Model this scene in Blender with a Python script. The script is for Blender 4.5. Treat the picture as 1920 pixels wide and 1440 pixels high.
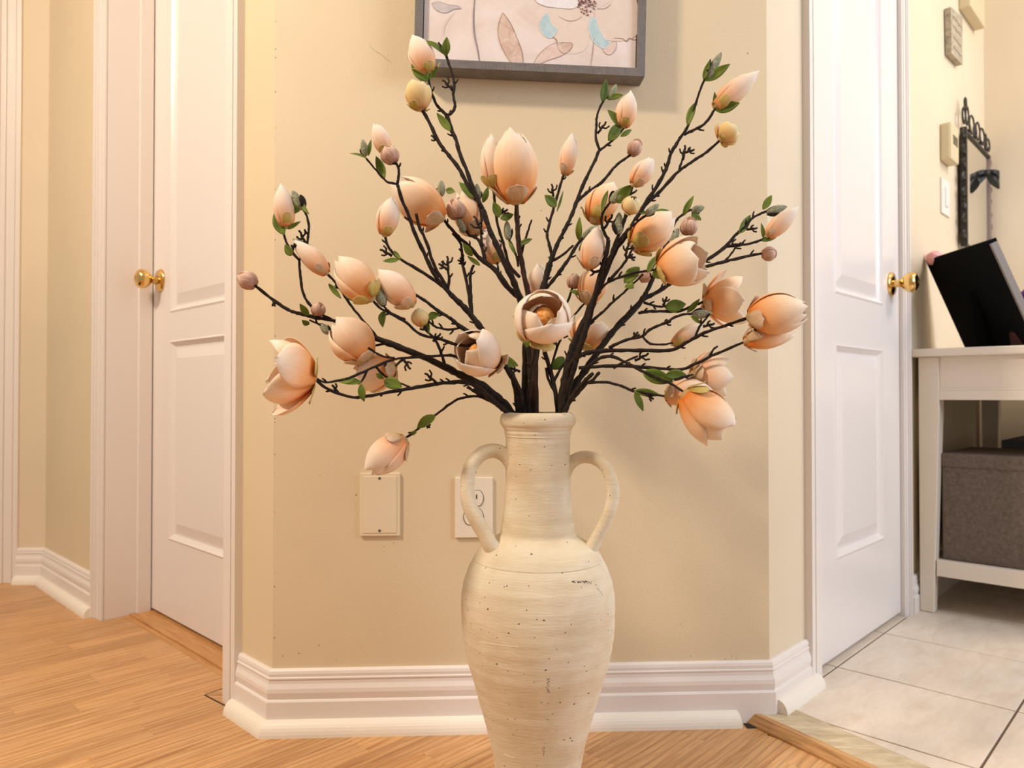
import bpy, bmesh, math, random
from mathutils import Vector, Matrix
random.seed(7)
sc = bpy.context.scene
for o in list(bpy.data.objects): bpy.data.objects.remove(o)

# ------------------------------------------------------------ camera, world, lights
F_PX, CAM_H, PITCH = 1390.0, 0.61, math.atan(18/1390)
cam_d = bpy.data.cameras.new('camera'); cam = bpy.data.objects.new('camera', cam_d)
sc.collection.objects.link(cam); sc.camera = cam
cam.location = (0, 0, CAM_H); cam.rotation_euler = (math.pi/2 + PITCH, 0, 0)
cam_d.sensor_width = 36; cam_d.lens = F_PX/1920*36; cam_d.clip_start = .02
cam_d.dof.use_dof = True; cam_d.dof.focus_distance = 1.17; cam_d.dof.aperture_fstop = 5.0

w = bpy.data.worlds.new('world'); sc.world = w; w.use_nodes = True
w.node_tree.nodes['Background'].inputs[0].default_value = (1.0, .90, .80, 1)
w.node_tree.nodes['Background'].inputs[1].default_value = .36

def area(name, loc, target, size, power, col, spread=180):
    d = bpy.data.lights.new(name, 'AREA'); o = bpy.data.objects.new(name, d)
    d.shape = 'RECTANGLE'; d.size, d.size_y = size; d.energy = power; d.color = col
    d.spread = math.radians(spread)
    o.location = loc; o.rotation_euler = (Vector(target)-Vector(loc)).to_track_quat('-Z', 'Y').to_euler()
    sc.collection.objects.link(o); return o
area('hall_lamp', (-1.50, .20, 2.40), (-.1, 1.3, .5), (.22, .22), 54, (1.0, .84, .66))
area('kitchen_window', (2.65, -.05, 1.7), (.6, 1.5, .8), (1.2, 1.2), 42, (.76, .86, 1.0))
area('room_lamp', (2.25, 1.3, 2.36), (1.6, 2.2, .9), (.3, .3), 14, (1.0, .90, .80))
area('hall_far_lamp', (-2.2, .9, 2.3), (-1.5, 2.2, 1.0), (.4, .4), 6, (1.0, .80, .56))
sc.view_settings.view_transform = 'Standard'; sc.view_settings.look = 'None'
sc.view_settings.gamma = 1; sc.view_settings.use_curve_mapping = False
sc.view_settings.exposure = 0.20
sc.cycles.use_denoising = True
sc.cycles.max_bounces = 6

# ------------------------------------------------------------ helpers
def V(*a): return Vector(a)
FW = V(0, math.cos(PITCH), math.sin(PITCH)); UP = V(0, -math.sin(PITCH), math.cos(PITCH))
def at(x, y, Y):
    """the point at depth Y (metres in front of the camera) seen at photo position x, y"""
    r = FW + UP*((720-y)/F_PX) + V(1, 0, 0)*((x-960)/F_PX)
    return V(0, 0, CAM_H) + r*(Y/r.y)

def link(o, parent=None):
    sc.collection.objects.link(o)
    if parent is not None: o.parent = parent
    return o
def mesh_obj(name, bm, mat, parent=None, smooth=False, mats=None):
    bmesh.ops.recalc_face_normals(bm, faces=bm.faces)
    me = bpy.data.meshes.new(name); bm.to_mesh(me); bm.free()
    for m in (mats or [mat]): me.materials.append(m)
    if smooth:
        for p in me.polygons: p.use_smooth = True
    o = bpy.data.objects.new(name, me)
    link(o, parent)
    if parent is not None and parent.type == 'EMPTY': pass
    return o
def tag(o, label=None, cat=None, group=None, kind=None):
    if label: o['label'] = label
    if cat: o['category'] = cat
    if group: o['group'] = group
    if kind: o['kind'] = kind
    return o
def struct(o): o['kind'] = 'structure'; return o
def empty(name, loc=(0,0,0)):
    o = bpy.data.objects.new(name, None); o.location = loc; o.empty_display_size = .05
    sc.collection.objects.link(o); return o
def put(o, parent):
    """parent keeping world place; parents here only have a location"""
    o.parent = parent; o.matrix_parent_inverse = Matrix.Translation(-parent_loc(parent)); return o
def parent_loc(p):
    l = V(*p.location)
    if p.parent is not None: l = l  # parents below empties sit at world origin
    return l

class Fr:
    """a wall's frame: s along it, t out of it into the room, z up"""
    def __init__(s, O, ex, n):
        s.O = V(O[0], O[1], 0); s.ex = V(ex[0], ex[1], 0).normalized(); s.n = V(n[0], n[1], 0).normalized()
    def p(s, a, t, z): return s.O + s.ex*a + s.n*t + V(0, 0, z)
def obox(bm, fr, s0, s1, t0, t1, z0, z1, bev=0):
    c = [fr.p(a, t, z) for z in (z0, z1) for a, t in ((s0,t0),(s1,t0),(s1,t1),(s0,t1))]
    vs = [bm.verts.new(p) for p in c]
    fs = [bm.faces.new([vs[i] for i in q]) for q in ((0,1,2,3),(4,5,6,7),(0,1,5,4),(1,2,6,5),(2,3,7,6),(3,0,4,7))]
    if bev:
        es = list({e for f in fs for e in f.edges})
        bmesh.ops.bevel(bm, geom=es, offset=bev, segments=2, affect='EDGES', profile=.6)
def prism(bm, pts, z0, z1):
    n = len(pts)
    a = [bm.verts.new((p[0], p[1], z0)) for p in pts]; b = [bm.verts.new((p[0], p[1], z1)) for p in pts]
    bm.faces.new(a); bm.faces.new(b)
    for i in range(n): bm.faces.new((a[i], a[(i+1)%n], b[(i+1)%n], b[i]))
def profile_run(bm, prof, A, mA, B, mB):
    """a moulding profile [(t,z)..] run from A to B (plan points) with mitre vectors mA, mB"""
    ra = [bm.verts.new((A[0]+mA[0]*t, A[1]+mA[1]*t, z)) for t, z in prof]
    rb = [bm.verts.new((B[0]+mB[0]*t, B[1]+mB[1]*t, z)) for t, z in prof]
    n = len(prof)
    for i in range(n): bm.faces.new((ra[i], ra[(i+1)%n], rb[(i+1)%n], rb[i]))
    bm.faces.new(ra); bm.faces.new(rb)
def lathe(bm, prof, c=(0,0,0), seg=40, mat=None):
    """prof [(r,z)..] about z through c; mat rotates/translates afterwards"""
    M = mat or Matrix.Translation(V(*c))
    rings = []
    for r, z in prof:
        if r < 1e-6: rings.append([bm.verts.new(M @ V(0,0,z))])
        else: rings.append([bm.verts.new(M @ V(r*math.cos(2*math.pi*i/seg), r*math.sin(2*math.pi*i/seg), z)) for i in range(seg)])
    for a, b in zip(rings, rings[1:]):
        for i in range(seg):
            j = (i+1) % seg
            if len(a) == 1 and len(b) == 1: continue
            if len(a) == 1: bm.faces.new((a[0], b[i], b[j]))
            elif len(b) == 1: bm.faces.new((a[i], a[j], b[0]))
            else: bm.faces.new((a[i], a[j], b[j], b[i]))
def catmull(pts, n):
    out = []
    P = [pts[0]] + list(pts) + [pts[-1]]
    for i in range(1, len(P)-2):
        for k in range(n):
            t = k/n; a, b, c, d = P[i-1], P[i], P[i+1], P[i+2]
            out.append(tuple(.5*((2*b[j]) + (c[j]-a[j])*t + (2*a[j]-5*b[j]+4*c[j]-d[j])*t*t + (3*b[j]-a[j]-3*c[j]+d[j])*t**3) for j in range(len(b))))
    out.append(tuple(pts[-1])); return out
def tube(bm, pts, rads, seg=7, flat=1.0, caps=True):
    rings = []; ref = None
    for i, p in enumerate(pts):
        d = (pts[min(i+1, len(pts)-1)] - pts[max(i-1, 0)])
        d = d.normalized() if d.length > 1e-9 else V(0,0,1)
        if ref is None:
            ref = d.cross(V(0, 1, 0));
            if ref.length < .1: ref = d.cross(V(1, 0, 0))
            ref.normalize()
        ref = (ref - d*ref.dot(d)).normalized(); b = d.cross(ref)
        rings.append([bm.verts.new(p + (ref*math.cos(2*math.pi*k/seg) + b*math.sin(2*math.pi*k/seg)*flat)*rads[i]) for k in range(seg)])
    for a, b in zip(rings, rings[1:]):
        for k in range(seg): bm.faces.new((a[k], a[(k+1)%seg], b[(k+1)%seg], b[k]))
    if caps: bm.faces.new(rings[0]); bm.faces.new(rings[-1])
def clip(poly, N, d, keep_less=True):
    out = []
    f = (lambda p: d-(p[0]*N[0]+p[1]*N[1])) if keep_less else (lambda p: (p[0]*N[0]+p[1]*N[1])-d)
    for i in range(len(poly)):
        a, b = poly[i], poly[(i+1) % len(poly)]; fa, fb = f(a), f(b)
        if fa >= 0: out.append(a)
        if fa*fb < 0:
            t = fa/(fa-fb); out.append((a[0]+(b[0]-a[0])*t, a[1]+(b[1]-a[1])*t))
    return out
def area_of(p): return abs(sum(p[i][0]*p[(i+1)%len(p)][1]-p[(i+1)%len(p)][0]*p[i][1] for i in range(len(p))))/2

# ------------------------------------------------------------ materials
def srgb(r, g, b):
    f = lambda c: (c/255/12.92) if c/255 <= .04045 else ((c/255+.055)/1.055)**2.4
    return (f(r), f(g), f(b), 1)
class Mt:
    def __init__(s, name, col, rough=.5, metal=0, spec=None):
        s.m = bpy.data.materials.new(name); s.m.use_nodes = True
        s.nt = s.m.node_tree; s.b = s.nt.nodes['Principled BSDF']
        s.b.inputs['Base Color'].default_value = col; s.b.inputs['Roughness'].default_value = rough
        s.b.inputs['Metallic'].default_value = metal
        if spec is not None: s.b.inputs['Specular IOR Level'].default_value = spec
        s.tc = s.nt.nodes.new('ShaderNodeTexCoord')
    def n(s, t, **k):
        n = s.nt.nodes.new(t)
        for a, v in k.items():
            if a in n.inputs.keys(): n.inputs[a].default_value = v
            else: setattr(n, a, v)
        return n
    def l(s, a, b): s.nt.links.new(a, b)
    def coord(s, kind='Object', scale=(1,1,1), rot=(0,0,0)):
        mp = s.n('ShaderNodeMapping'); mp.inputs['Scale'].default_value = scale; mp.inputs['Rotation'].default_value = rot
        s.l(s.tc.outputs[kind], mp.inputs[0]); return mp.outputs[0]
    def noise(s, vec, scale, detail=4, rough=.5, dist=0):
        n = s.n('ShaderNodeTexNoise'); n.inputs['Scale'].default_value = scale; n.inputs['Detail'].default_value = detail
        n.inputs['Roughness'].default_value = rough; n.inputs['Distortion'].default_value = dist
        s.l(vec, n.inputs['Vector']); return n.outputs['Fac']
    def ramp(s, fac, stops, interp='LINEAR'):
        r = s.n('ShaderNodeValToRGB'); r.color_ramp.interpolation = interp
        el = r.color_ramp.elements
        while len(el) < len(stops): el.new(.5)
        for e, (p, c) in zip(el, stops):
            e.position = p; e.color = c if len(c) == 4 else (*c, 1)
        s.l(fac, r.inputs[0]); return r.outputs[0]
    def mix(s, fac, a, b, mode='MIX'):
        m = s.n('ShaderNodeMix'); m.data_type = 'RGBA'; m.blend_type = mode
        for sock, v in ((m.inputs[0], fac), (m.inputs[6], a), (m.inputs[7], b)):
            if hasattr(v, 'is_linked') or hasattr(v, 'links'): s.l(v, sock)
            else: sock.default_value = v
        return m.outputs[2]
    def bump(s, h, strength=.2, dist=.002, prev=None):
        b = s.n('ShaderNodeBump'); b.inputs['Strength'].default_value = strength; b.inputs['Distance'].default_value = dist
        s.l(h, b.inputs['Height'])
        if prev is not None: s.l(prev, b.inputs['Normal'])
        s.l(b.outputs[0], s.b.inputs['Normal']); return b.outputs[0]
    def color(s, sock): s.l(sock, s.b.inputs['Base Color'])
def W1(v): return (v, v, v, 1)

def wall_mat(name, col):
    m = Mt(name, col, .55)
    v = m.coord('Object')
    m.color(m.mix(m.ramp(m.noise(v, 3.0, 3), [(.3, W1(0)), (.7, W1(1))]), col, tuple(c*.94 for c in col[:3])+(1,)))
    b = m.bump(m.noise(v, 260, 3, .6), .22, .0012)
    # a few small nicks in the paint
    nk = m.noise(v, 46, 2, .5)
    nkr = m.ramp(nk, [(.76, W1(0)), (.80, W1(1))])
    m.bump(nkr, .25, .001, b)
    return m.m
WALL = wall_mat('cream_wall_paint', srgb(222, 204, 172))
WALL2 = wall_mat('warm_cream_wall_paint', srgb(224, 208, 182))
def paint(name, col, rough=.32):
    m = Mt(name, col, rough)
    v = m.coord('Object')
    m.bump(m.noise(v, 120, 3), .06, .001)
    return m.m
WHITE = paint('white_trim_paint', srgb(232, 224, 219))
DOORW = paint('white_door_paint', srgb(230, 223, 220), .28)
CREAMTR = paint('cream_table_lacquer', srgb(226, 214, 198), .4)
BEIGE = paint('beige_plastic', srgb(206, 192, 158), .45)
PLATEW = paint('ivory_plastic_plate', srgb(232, 222, 206), .3)
PLATEC = paint('cream_painted_plate', srgb(226, 211, 184), .35)
DARK = Mt('dark_slot', (.01, .008, .007, 1), .6).m
STEEL = Mt('screw_steel', (.55, .53, .5, 1), .35, 1).m
m = Mt('polished_brass', (.83, .55, .20, 1), .16, 1); BRASS = m.m
BLACK = Mt('black_board', (.003, .003, .003, 1), .9, spec=.1).m
IRON = Mt('black_iron', (.012, .011, .010, 1), .4).m
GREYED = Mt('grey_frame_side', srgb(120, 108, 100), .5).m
MIRROR = Mt('mirror_glass', (.9, .9, .86, 1), .03, 1).m
PURPLE = Mt('purple_petal_cloth', srgb(120, 60, 165), .6).m
PINKM = Mt('pink_petal_cloth', srgb(240, 175, 175), .7).m
WINE = Mt('dark_wine_pot', srgb(70, 25, 25), .4).m
BLACKSAT = Mt('black_satin', (.004, .004, .005, 1), .5).m
GOLDF = Mt('gold_edge', srgb(180, 140, 50), .4).m

# laminate floor
def laminate():
    m = Mt('oak_laminate', srgb(205, 150, 95), .36)
    info = m.n('ShaderNodeObjectInfo')
    add = m.n('ShaderNodeVectorMath', operation='ADD'); sc_ = m.n('ShaderNodeVectorMath', operation='SCALE')
    cmb = m.n('ShaderNodeCombineXYZ'); m.l(info.outputs['Random'], cmb.inputs[0]); m.l(info.outputs['Random'], cmb.inputs[1]); m.l(info.outputs['Random'], cmb.inputs[2])
    m.l(cmb.outputs[0], sc_.inputs[0]); sc_.inputs['Scale'].default_value = 37
    m.l(m.tc.outputs['Object'], add.inputs[0]); m.l(sc_.outputs[0], add.inputs[1])
    mp = m.n('ShaderNodeMapping'); mp.inputs['Scale'].default_value = (2.2, 38, 10); m.l(add.outputs[0], mp.inputs[0])
    g = m.noise(mp.outputs[0], 2.2, 6, .6, 1.2)
    mp2 = m.n('ShaderNodeMapping'); mp2.inputs['Scale'].default_value = (1.3, 9, 3); m.l(add.outputs[0], mp2.inputs[0])
    wv = m.n('ShaderNodeTexWave', bands_direction='Y', wave_type='BANDS'); wv.inputs['Scale'].default_value = 2.4
    wv.inputs['Distortion'].default_value = 9; wv.inputs['Detail'].default_value = 2; wv.inputs['Detail Scale'].default_value = .6
    m.l(mp2.outputs[0], wv.inputs['Vector'])
    c1 = m.ramp(g, [(.30, srgb(178, 124, 74)), (.52, srgb(208, 160, 108)), (.75, srgb(222, 180, 130))])
    wr = m.ramp(wv.outputs['Fac'], [(.0, W1(.68)), (.28, W1(1)), (1, W1(1))])
    c2 = m.mix(.75, c1, wr, 'MULTIPLY')
    tone = m.ramp(info.outputs['Random'], [(0, (.84, .82, .79, 1)), (.5, (.96, .95, .94, 1)), (1, (1.06, 1.04, 1.0, 1))])
    m.color(m.mix(1.0, c2, tone, 'MULTIPLY'))
    m.bump(g, .05, .0005)
    return m.m
LAM = laminate()
def wood_run(name, deg, a, b, c):
    m = Mt(name, b, .4)
    r1 = m.coord('Object', (1, 1, 1), (0, 0, math.radians(deg))); mp = m.n('ShaderNodeMapping'); mp.inputs['Scale'].default_value = (5, 90, 60); m.l(r1, mp.inputs[0])
    g = m.noise(mp.outputs[0], 2, 5, .6, .5)
    m.color(m.ramp(g, [(.3, a), (.52, b), (.78, c)])); m.bump(g, .15, .001); return m.m
REDUCER = wood_run('oak_reducer_wood', 58.6, srgb(150, 106, 62), srgb(196, 150, 98), srgb(216, 176, 124))
SILL = wood_run('oak_sill_wood', 44.4, srgb(170, 116, 62), srgb(196, 142, 84), srgb(212, 160, 104))
def tile_mat(name, a, b, c, rough=.35, cs=9):
    m = Mt(name, a, rough)
    info = m.n('ShaderNodeObjectInfo'); v = m.coord('Object', (1, 3.2, 1), (0, 0, .35))
    add = m.n('ShaderNodeVectorMath', operation='ADD'); m.l(v, add.inputs[0]); m.l(info.outputs['Location'], add.inputs[1])
    n1 = m.noise(add.outputs[0], cs, 7, .62, .6); n2 = m.noise(add.outputs[0], cs*6, 4, .6)
    col = m.ramp(n1, [(.3, b), (.52, a), (.72, c)])
    m.color(m.mix(m.ramp(n2, [(.35, W1(.0)), (.62, W1(.22))]), col, b)); m.bump(n1, .06, .001)
    return m.m
TILE = tile_mat('ceramic_tile', srgb(224, 210, 193), srgb(210, 194, 174), srgb(232, 219, 204), .38)
ROUGHT = tile_mat('worn_thinset', srgb(200, 184, 154), srgb(172, 154, 124), srgb(224, 210, 182), .8, 16)
GROUT = Mt('brown_grout', srgb(112, 88, 74), .85).m
SUB = Mt('dark_subfloor', (.02, .014, .01, 1), .9).m

# ------------------------------------------------------------ room shell
PL = (-.434, 1.350); PR = (.482, 1.395)
CEN = Fr(PL, (PR[0]-PL[0], PR[1]-PL[1]), (PR[1]-PL[1], -(PR[0]-PL[0])))
CW = math.hypot(PR[0]-PL[0], PR[1]-PL[1])
LFT = Fr(PL, (-.714, .700), (-.700, -.714))
RGT = Fr(PR, (.690, .724), (.724, -.690))
CLs, CRs = 1.507, 1.814
CL = LFT.p(CLs, 0, 0); CR = RGT.p(CRs, 0, 0)
BACKL = Fr(CL, (-1, -.03), (.03, -1))
FARR = Fr(CR, (.724, -.690), (-.690, -.724))
TOPZ = 2.44; DT = 2.04
bm = bmesh.new(); obox(bm, CEN, 0, CW, -.07, 0, 0, TOPZ); struct(mesh_obj('wall_center', bm, WALL))
OL0, OL1 = .190, .930      # left doorway
bm = bmesh.new(); obox(bm, LFT, 0, OL0-.016, -.05, 0, 0, TOPZ); obox(bm, LFT, OL0-.016, OL1+.016, -.13, 0, DT, TOPZ); obox(bm, LFT, OL1+.016, CLs, -.13, 0, 0, TOPZ)
struct(mesh_obj('wall_left', bm, WALL))
OR0, OR1 = .235, .815
bm = bmesh.new(); obox(bm, RGT, 0, OR0-.016, -.05, 0, 0, TOPZ); obox(bm, RGT, OR0-.016, OR1+.016, -.12, 0, DT, TOPZ); obox(bm, RGT, OR1+.016, CRs, -.12, 0, 0, TOPZ)
struct(mesh_obj('wall_right', bm, WALL2))
bm = bmesh.new(); obox(bm, BACKL, 0, 1.6, -.1, 0, 0, TOPZ); struct(mesh_obj('wall_back_left', bm, WALL2))
bm = bmesh.new(); obox(bm, FARR, 0, 2.2, -.1, 0, 0, TOPZ); struct(mesh_obj('wall_back_right', bm, WALL2))
bm = bmesh.new(); prism(bm, [(-3.2, -1.6), (3.4, -1.6), (3.4, 3.0), (-3.2, 3.0)], TOPZ, TOPZ+.05)
struct(mesh_obj('ceiling', bm, paint('ceiling_paint', srgb(235, 230, 220), .8)))

def casing(name, fr, s0, s1, z1, flip=False, t=.016):
    """stepped door casing, thick side outwards"""
    wd = s1-s0; bm = bmesh.new()
    st = [(0, .22, t), (.22, .34, t*.72), (.34, .46, t*.9), (.46, .80, t*.62), (.80, 1, t*.45)]
    for a, b, tt in st:
        if flip: a, b = 1-b, 1-a
        obox(bm, fr, s0+wd*a, s0+wd*b, -.002, tt, 0, z1, .0012)
    return mesh_obj(name, bm, WHITE)
o = casing('trim_1', LFT, .120, OL0, DT+.06); struct(o)
o = casing('trim_2', LFT, OL1, .995, DT+.06, True); struct(o)
o = casing('trim_3', RGT, .165, OR0+.002, DT+.06); struct(o)
o = casing('trim_4', RGT, OR1, .860, DT+.06, True, .012); struct(o)
o = casing('trim_5', BACKL, .085, .165, DT+.06, True); struct(o)
# jambs with door stops
def jamb(name, fr, s0, s1, dep, stop):
    bm = bmesh.new()
    obox(bm, fr, s0-.018, s0, -dep, .002, 0, DT, .001); obox(bm, fr, s1, s1+.018, -dep, .002, 0, DT, .001)
    obox(bm, fr, s0, s1, -dep, .002, DT-.018, DT, .001)
    if stop:
        obox(bm, fr, s0, s0+.011, -dep, -dep+.035, 0, DT-.02, .001); obox(bm, fr, s1-.011, s1, -stop, -stop+.035, 0, DT-.02, .001)
    return struct(mesh_obj(name, bm, WHITE))
jamb('trim_6', LFT, OL0, OL1, .16, .117)
jamb('trim_7', RGT, OR0, OR1, .10, 0)
# the far doorway at the left edge: a white door leaf in its casing
bm = bmesh.new(); obox(bm, BACKL, .165, .95, .0, .006, 0, DT, .002); struct(mesh_obj('door_3', bm, DOORW))

def ring(bm, fr, r0, t0, r1, t1):
    a = [bm.verts.new(fr.p(s, t0, z)) for s, z in ((r0[0], r0[2]), (r0[1], r0[2]), (r0[1], r0[3]), (r0[0], r0[3]))]
    b = [bm.verts.new(fr.p(s, t1, z)) for s, z in ((r1[0], r1[2]), (r1[1], r1[2]), (r1[1], r1[3]), (r1[0], r1[3]))]
    for i in range(4): bm.faces.new((a[i], a[(i+1)%4], b[(i+1)%4], b[i]))
    return b
def door(name, fr, s0, s1, tf, z0, panels, thick=.035):
    bm = bmesh.new()
    ps = sorted(panels, key=lambda p: p[2]); pa, pb = ps[0][0], ps[0][1]
    # stiles, rails round the panels
    obox(bm, fr, s0, pa, tf-thick, tf, z0, DT-.022); obox(bm, fr, pb, s1, tf-thick, tf, z0, DT-.022)
    zz = [z0]
    for p in ps: zz += [p[2], p[3]]
    zz.append(DT-.022)
    for i in range(0, len(zz), 2): obox(bm, fr, pa, pb, tf-thick, tf, zz[i], zz[i+1])
    obox(bm, fr, pa, pb, tf-thick, tf-thick+.004, z0, DT-.022)
    d = struct(mesh_obj(name, bm, DOORW))
    for p in ps:
        bm = bmesh.new()
        def ins(k): return (p[0]+k, p[1]-k, p[2]+k, p[3]-k)
        ring(bm, fr, ins(-.001), tf, ins(.004), tf+.0025); ring(bm, fr, ins(.004), tf+.0025, ins(.009), tf-.003)
        ring(bm, fr, ins(.009), tf-.003, ins(.016), tf-.009); ring(bm, fr, ins(.016), tf-.009, ins(.021), tf-.009)
        b = ring(bm, fr, ins(.021), tf-.009, ins(.048), tf-.001)
        bm.faces.new(b)
        bmesh.ops.remove_doubles(bm, verts=bm.verts, dist=1e-5)
        q = mesh_obj('door_panel', bm, DOORW, d)
    return d
dl = door('door_1', LFT, OL0+.003, OL1-.003, -.120, .012, [(.32, .800, .218, .752), (.32, .800, .828, 1.80)])
dr = door('door_2', RGT, OR0+.003, OR1-.003, -.006, .028, [(.352, .678, .240, .722), (.352, .678, .835, 1.80)])
def knob(fr, s, t, z, parent):
    X = fr.ex; Z = fr.n; Y = Z.cross(X)
    M = Matrix((X, Y, Z)).transposed().to_4x4(); M.translation = fr.p(s, t, z)
    bm = bmesh.new()
    lathe(bm, [(0, 0), (.032, 0), (.032, .002), (.029, .006), (.018, .008), (.012, .010)], seg=32, mat=M)
    r = mesh_obj('knob_rose', bm, BRASS, parent, True)
    bm = bmesh.new()
    lathe(bm, [(.011, .008), (.010, .022), (.013, .028), (.018, .031), (.0245, .040), (.0265, .048), (.0255, .055), (.021, .061), (.012, .065), (.010, .063), (0, .063)], seg=32, mat=M)
    mesh_obj('door_knob', bm, BRASS, parent, True)
knob(LFT, .869, -.120, .922, dl)
knob(RGT, .748, -.006, .897, dr)
bm = bmesh.new(); obox(bm, RGT, .237, .2375+.006, -.004, .004, .190, .268, .001)
lathe(bm, [(0, .188), (.0042, .189), (.0042, .213), (.0036, .214), (.0042, .215), (.0042, .243), (.0036, .244), (.0042, .245), (.0042, .269), (0, .270)], c=RGT.p(.243, .002, 0), seg=12)
mesh_obj('hinge', bm, WHITE, dr, False)

# baseboards and shoe mouldings
BP = [(0, 0), (.015, 0), (.015, .056), (.0135, .0585), (.0115, .060), (.0125, .066), (.0135, .072), (.0128, .079), (.0095, .087), (.0088, .093), (.0105, .0955), (.0105, .0975), (.0078, .0985), (.0085, .104), (.0072, .109), (.004, .112), (0, .112)]
def shoe_p(z=0): return [(.0145, z)] + [(.015+.019*math.cos(a), z+.026*math.sin(a)) for a in [i*math.pi/2/7 for i in range(8)]] + [(.0145, z+.026)]
def mitre(n1, n2):
    b = (n1+n2); b.normalize(); return b/(b.dot(n1))
mL = mitre(LFT.n, CEN.n); mR = mitre(CEN.n, RGT.n); mCL = mitre(LFT.n, BACKL.n); mCR = mitre(RGT.n, FARR.n)
SH = paint('white_shoe_paint', srgb(238, 230, 218), .4)
def run(name, prof, A, mA, B, mB, mat=WHITE):
    bm = bmesh.new(); profile_run(bm, prof, A, mA, B, mB); return struct(mesh_obj(name, bm, mat))
run('baseboard_center', BP, CEN.O, mL, CEN.p(CW, 0, 0), mR)
run('baseboard_left', BP, LFT.p(.121, 0, 0), LFT.n, LFT.O, mL)
run('baseboard_right', BP, RGT.O, mR, RGT.p(.166, 0, 0), RGT.n)
run('baseboard_far_left', BP, LFT.p(.995, 0, 0), LFT.n, LFT.p(CLs, 0, 0), mCL)
run('baseboard_back_left', BP, LFT.p(CLs, 0, 0), mCL, BACKL.p(.086, 0, 0), BACKL.n)
run('baseboard_far_right', BP, RGT.p(.861, 0, 0), RGT.n, RGT.p(CRs, 0, 0), mCR)
run('baseboard_back_right', BP, RGT.p(CRs, 0, 0), mCR, FARR.p(2.2, 0, 0), FARR.n)
run('trim_8', shoe_p(), CEN.O, mL, CEN.p(.845, 0, 0), CEN.n + CEN.ex*.25, SH)
run('trim_9', shoe_p(), LFT.p(.128, 0, 0), LFT.n, LFT.O, mL, SH)
run('trim_10', shoe_p(.015), RGT.p(.002, 0, 0), mR*0+RGT.n, RGT.p(.186, 0, 0), RGT.n, SH)
run('trim_11', shoe_p(), LFT.p(.985, 0, 0), LFT.n, LFT.p(CLs, 0, 0), mCL, SH)
run('trim_12', shoe_p(), LFT.p(CLs, 0, 0), mCL, BACKL.p(.086, 0, 0), BACKL.n, SH)

# floors: laminate strips, then threshold, then tiles
R_ = (.690, .724); W_ = (.724, -.690)      # along the strips, across them
TN = (.854, .520)                          # across the threshold
def to_xy(u, w): return (R_[0]*u + W_[0]*w, R_[1]*u + W_[1]*w)
bm = bmesh.new(); prism(bm, [(-3.2, -1.2), (3.4, -1.2), (3.4, 3.6), (-3.2, 3.6)], -.04, -.008)
floor = struct(mesh_obj('floor', bm, SUB))
ang = math.atan2(R_[1], R_[0])
def piece(name, poly, z0, z1, mat, parent, bev=.0):
    """a flat piece in its own frame: long side along local X"""
    cx = sum(p[0] for p in poly)/len(poly); cy = sum(p[1] for p in poly)/len(poly)
    ca, sa = math.cos(-ang), math.sin(-ang)
    loc = [((x-cx)*ca-(y-cy)*sa, (x-cx)*sa+(y-cy)*ca) for x, y in poly]
    bm = bmesh.new(); prism(bm, loc, z0, z1)
    if bev:
        es = [e for e in bm.edges if all(abs(v.co.z-z1) < 1e-6 for v in e.verts)]
        bmesh.ops.bevel(bm, geom=es, offset=bev, segments=1, affect='EDGES')
    o = mesh_obj(name, bm, mat, parent); o.location = (cx, cy, 0); o.rotation_euler = (0, 0, ang)
    return o
rnd = random.Random(11)
SW = .066; wmin = -2.9; nb = 0
prot = []
for k in range(int((0.05-wmin)/SW)):
    w0 = wmin + k*SW
    u = -.6 + rnd.random()*.4 - .4
    while u < 2.0:
        ln = rnd.choice((.28, .36, .44, .52))
        q = [to_xy(u, w0), to_xy(u+ln, w0), to_xy(u+ln, w0+SW), to_xy(u, w0+SW)]
        u += ln
        if max(p[1] for p in q) < .80 or min(p[1] for p in q) > 2.75 or max(p[0] for p in q) < -1.95: continue
        c = (sum(p[0] for p in q)/4, sum(p[1] for p in q)/4)
        if abs(c[0]) > c[1]*.75+.25 : continue
        if TN[0]*c[0]+TN[1]*c[1] > 1.35: continue
        # skip strips that lie wholly behind the walls
        cc_ = V(c[0], c[1], 0)-CEN.O
        if cc_.dot(LFT.n) < -.30 and cc_.dot(CEN.n) < -.22: continue
        q = clip(q, TN, 1.088, True)
        if len(q) < 3 or area_of(q) < 1e-4: continue
        piece('plank', q, -.0075, 0, LAM, floor, .0003); nb += 1
# field of the same laminate outside the picture
bm = bmesh.new(); prism(bm, [(-3.2, -1.2), (.9, -1.2), (.9, .55), (.4, .70), (-.5, .70), (-3.2, 1.2)], -.0079, -.0004)
o = mesh_obj('floor_strips_outside_view', bm, LAM, floor); o['kind'] = 'stuff'
# threshold between laminate and tiles
bm = bmesh.new()
T0 = V(.854*1.088, .520*1.088, 0); TD = V(.520, -.854, 0)
a0, a1 = -.74, 1.6
prof = [(0, -.0075), (.0, .004), (.0125, .0175), (.022, .0185), (.022, -.0075)]
def tp(a, n, z): return V(TN[0]*(1.088+n)+TD.x*a, TN[1]*(1.088+n)+TD.y*a, z)
# where along TD the threshold meets the centre wall
ra = [bm.verts.new(tp(-.970, n, z)) for n, z in prof]; rb = [bm.verts.new(tp(.6, n, z)) for n, z in prof]
for i in range(5): bm.faces.new((ra[i], ra[(i+1)%5], rb[(i+1)%5], rb[i]))
bm.faces.new(ra); bm.faces.new(rb)
struct(mesh_obj('trim_13', bm, REDUCER))
bm = bmesh.new(); obox(bm, CEN, .862, .905, .002, .034, -.002, .0012); struct(mesh_obj('trim_14', bm, SUB))
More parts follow.
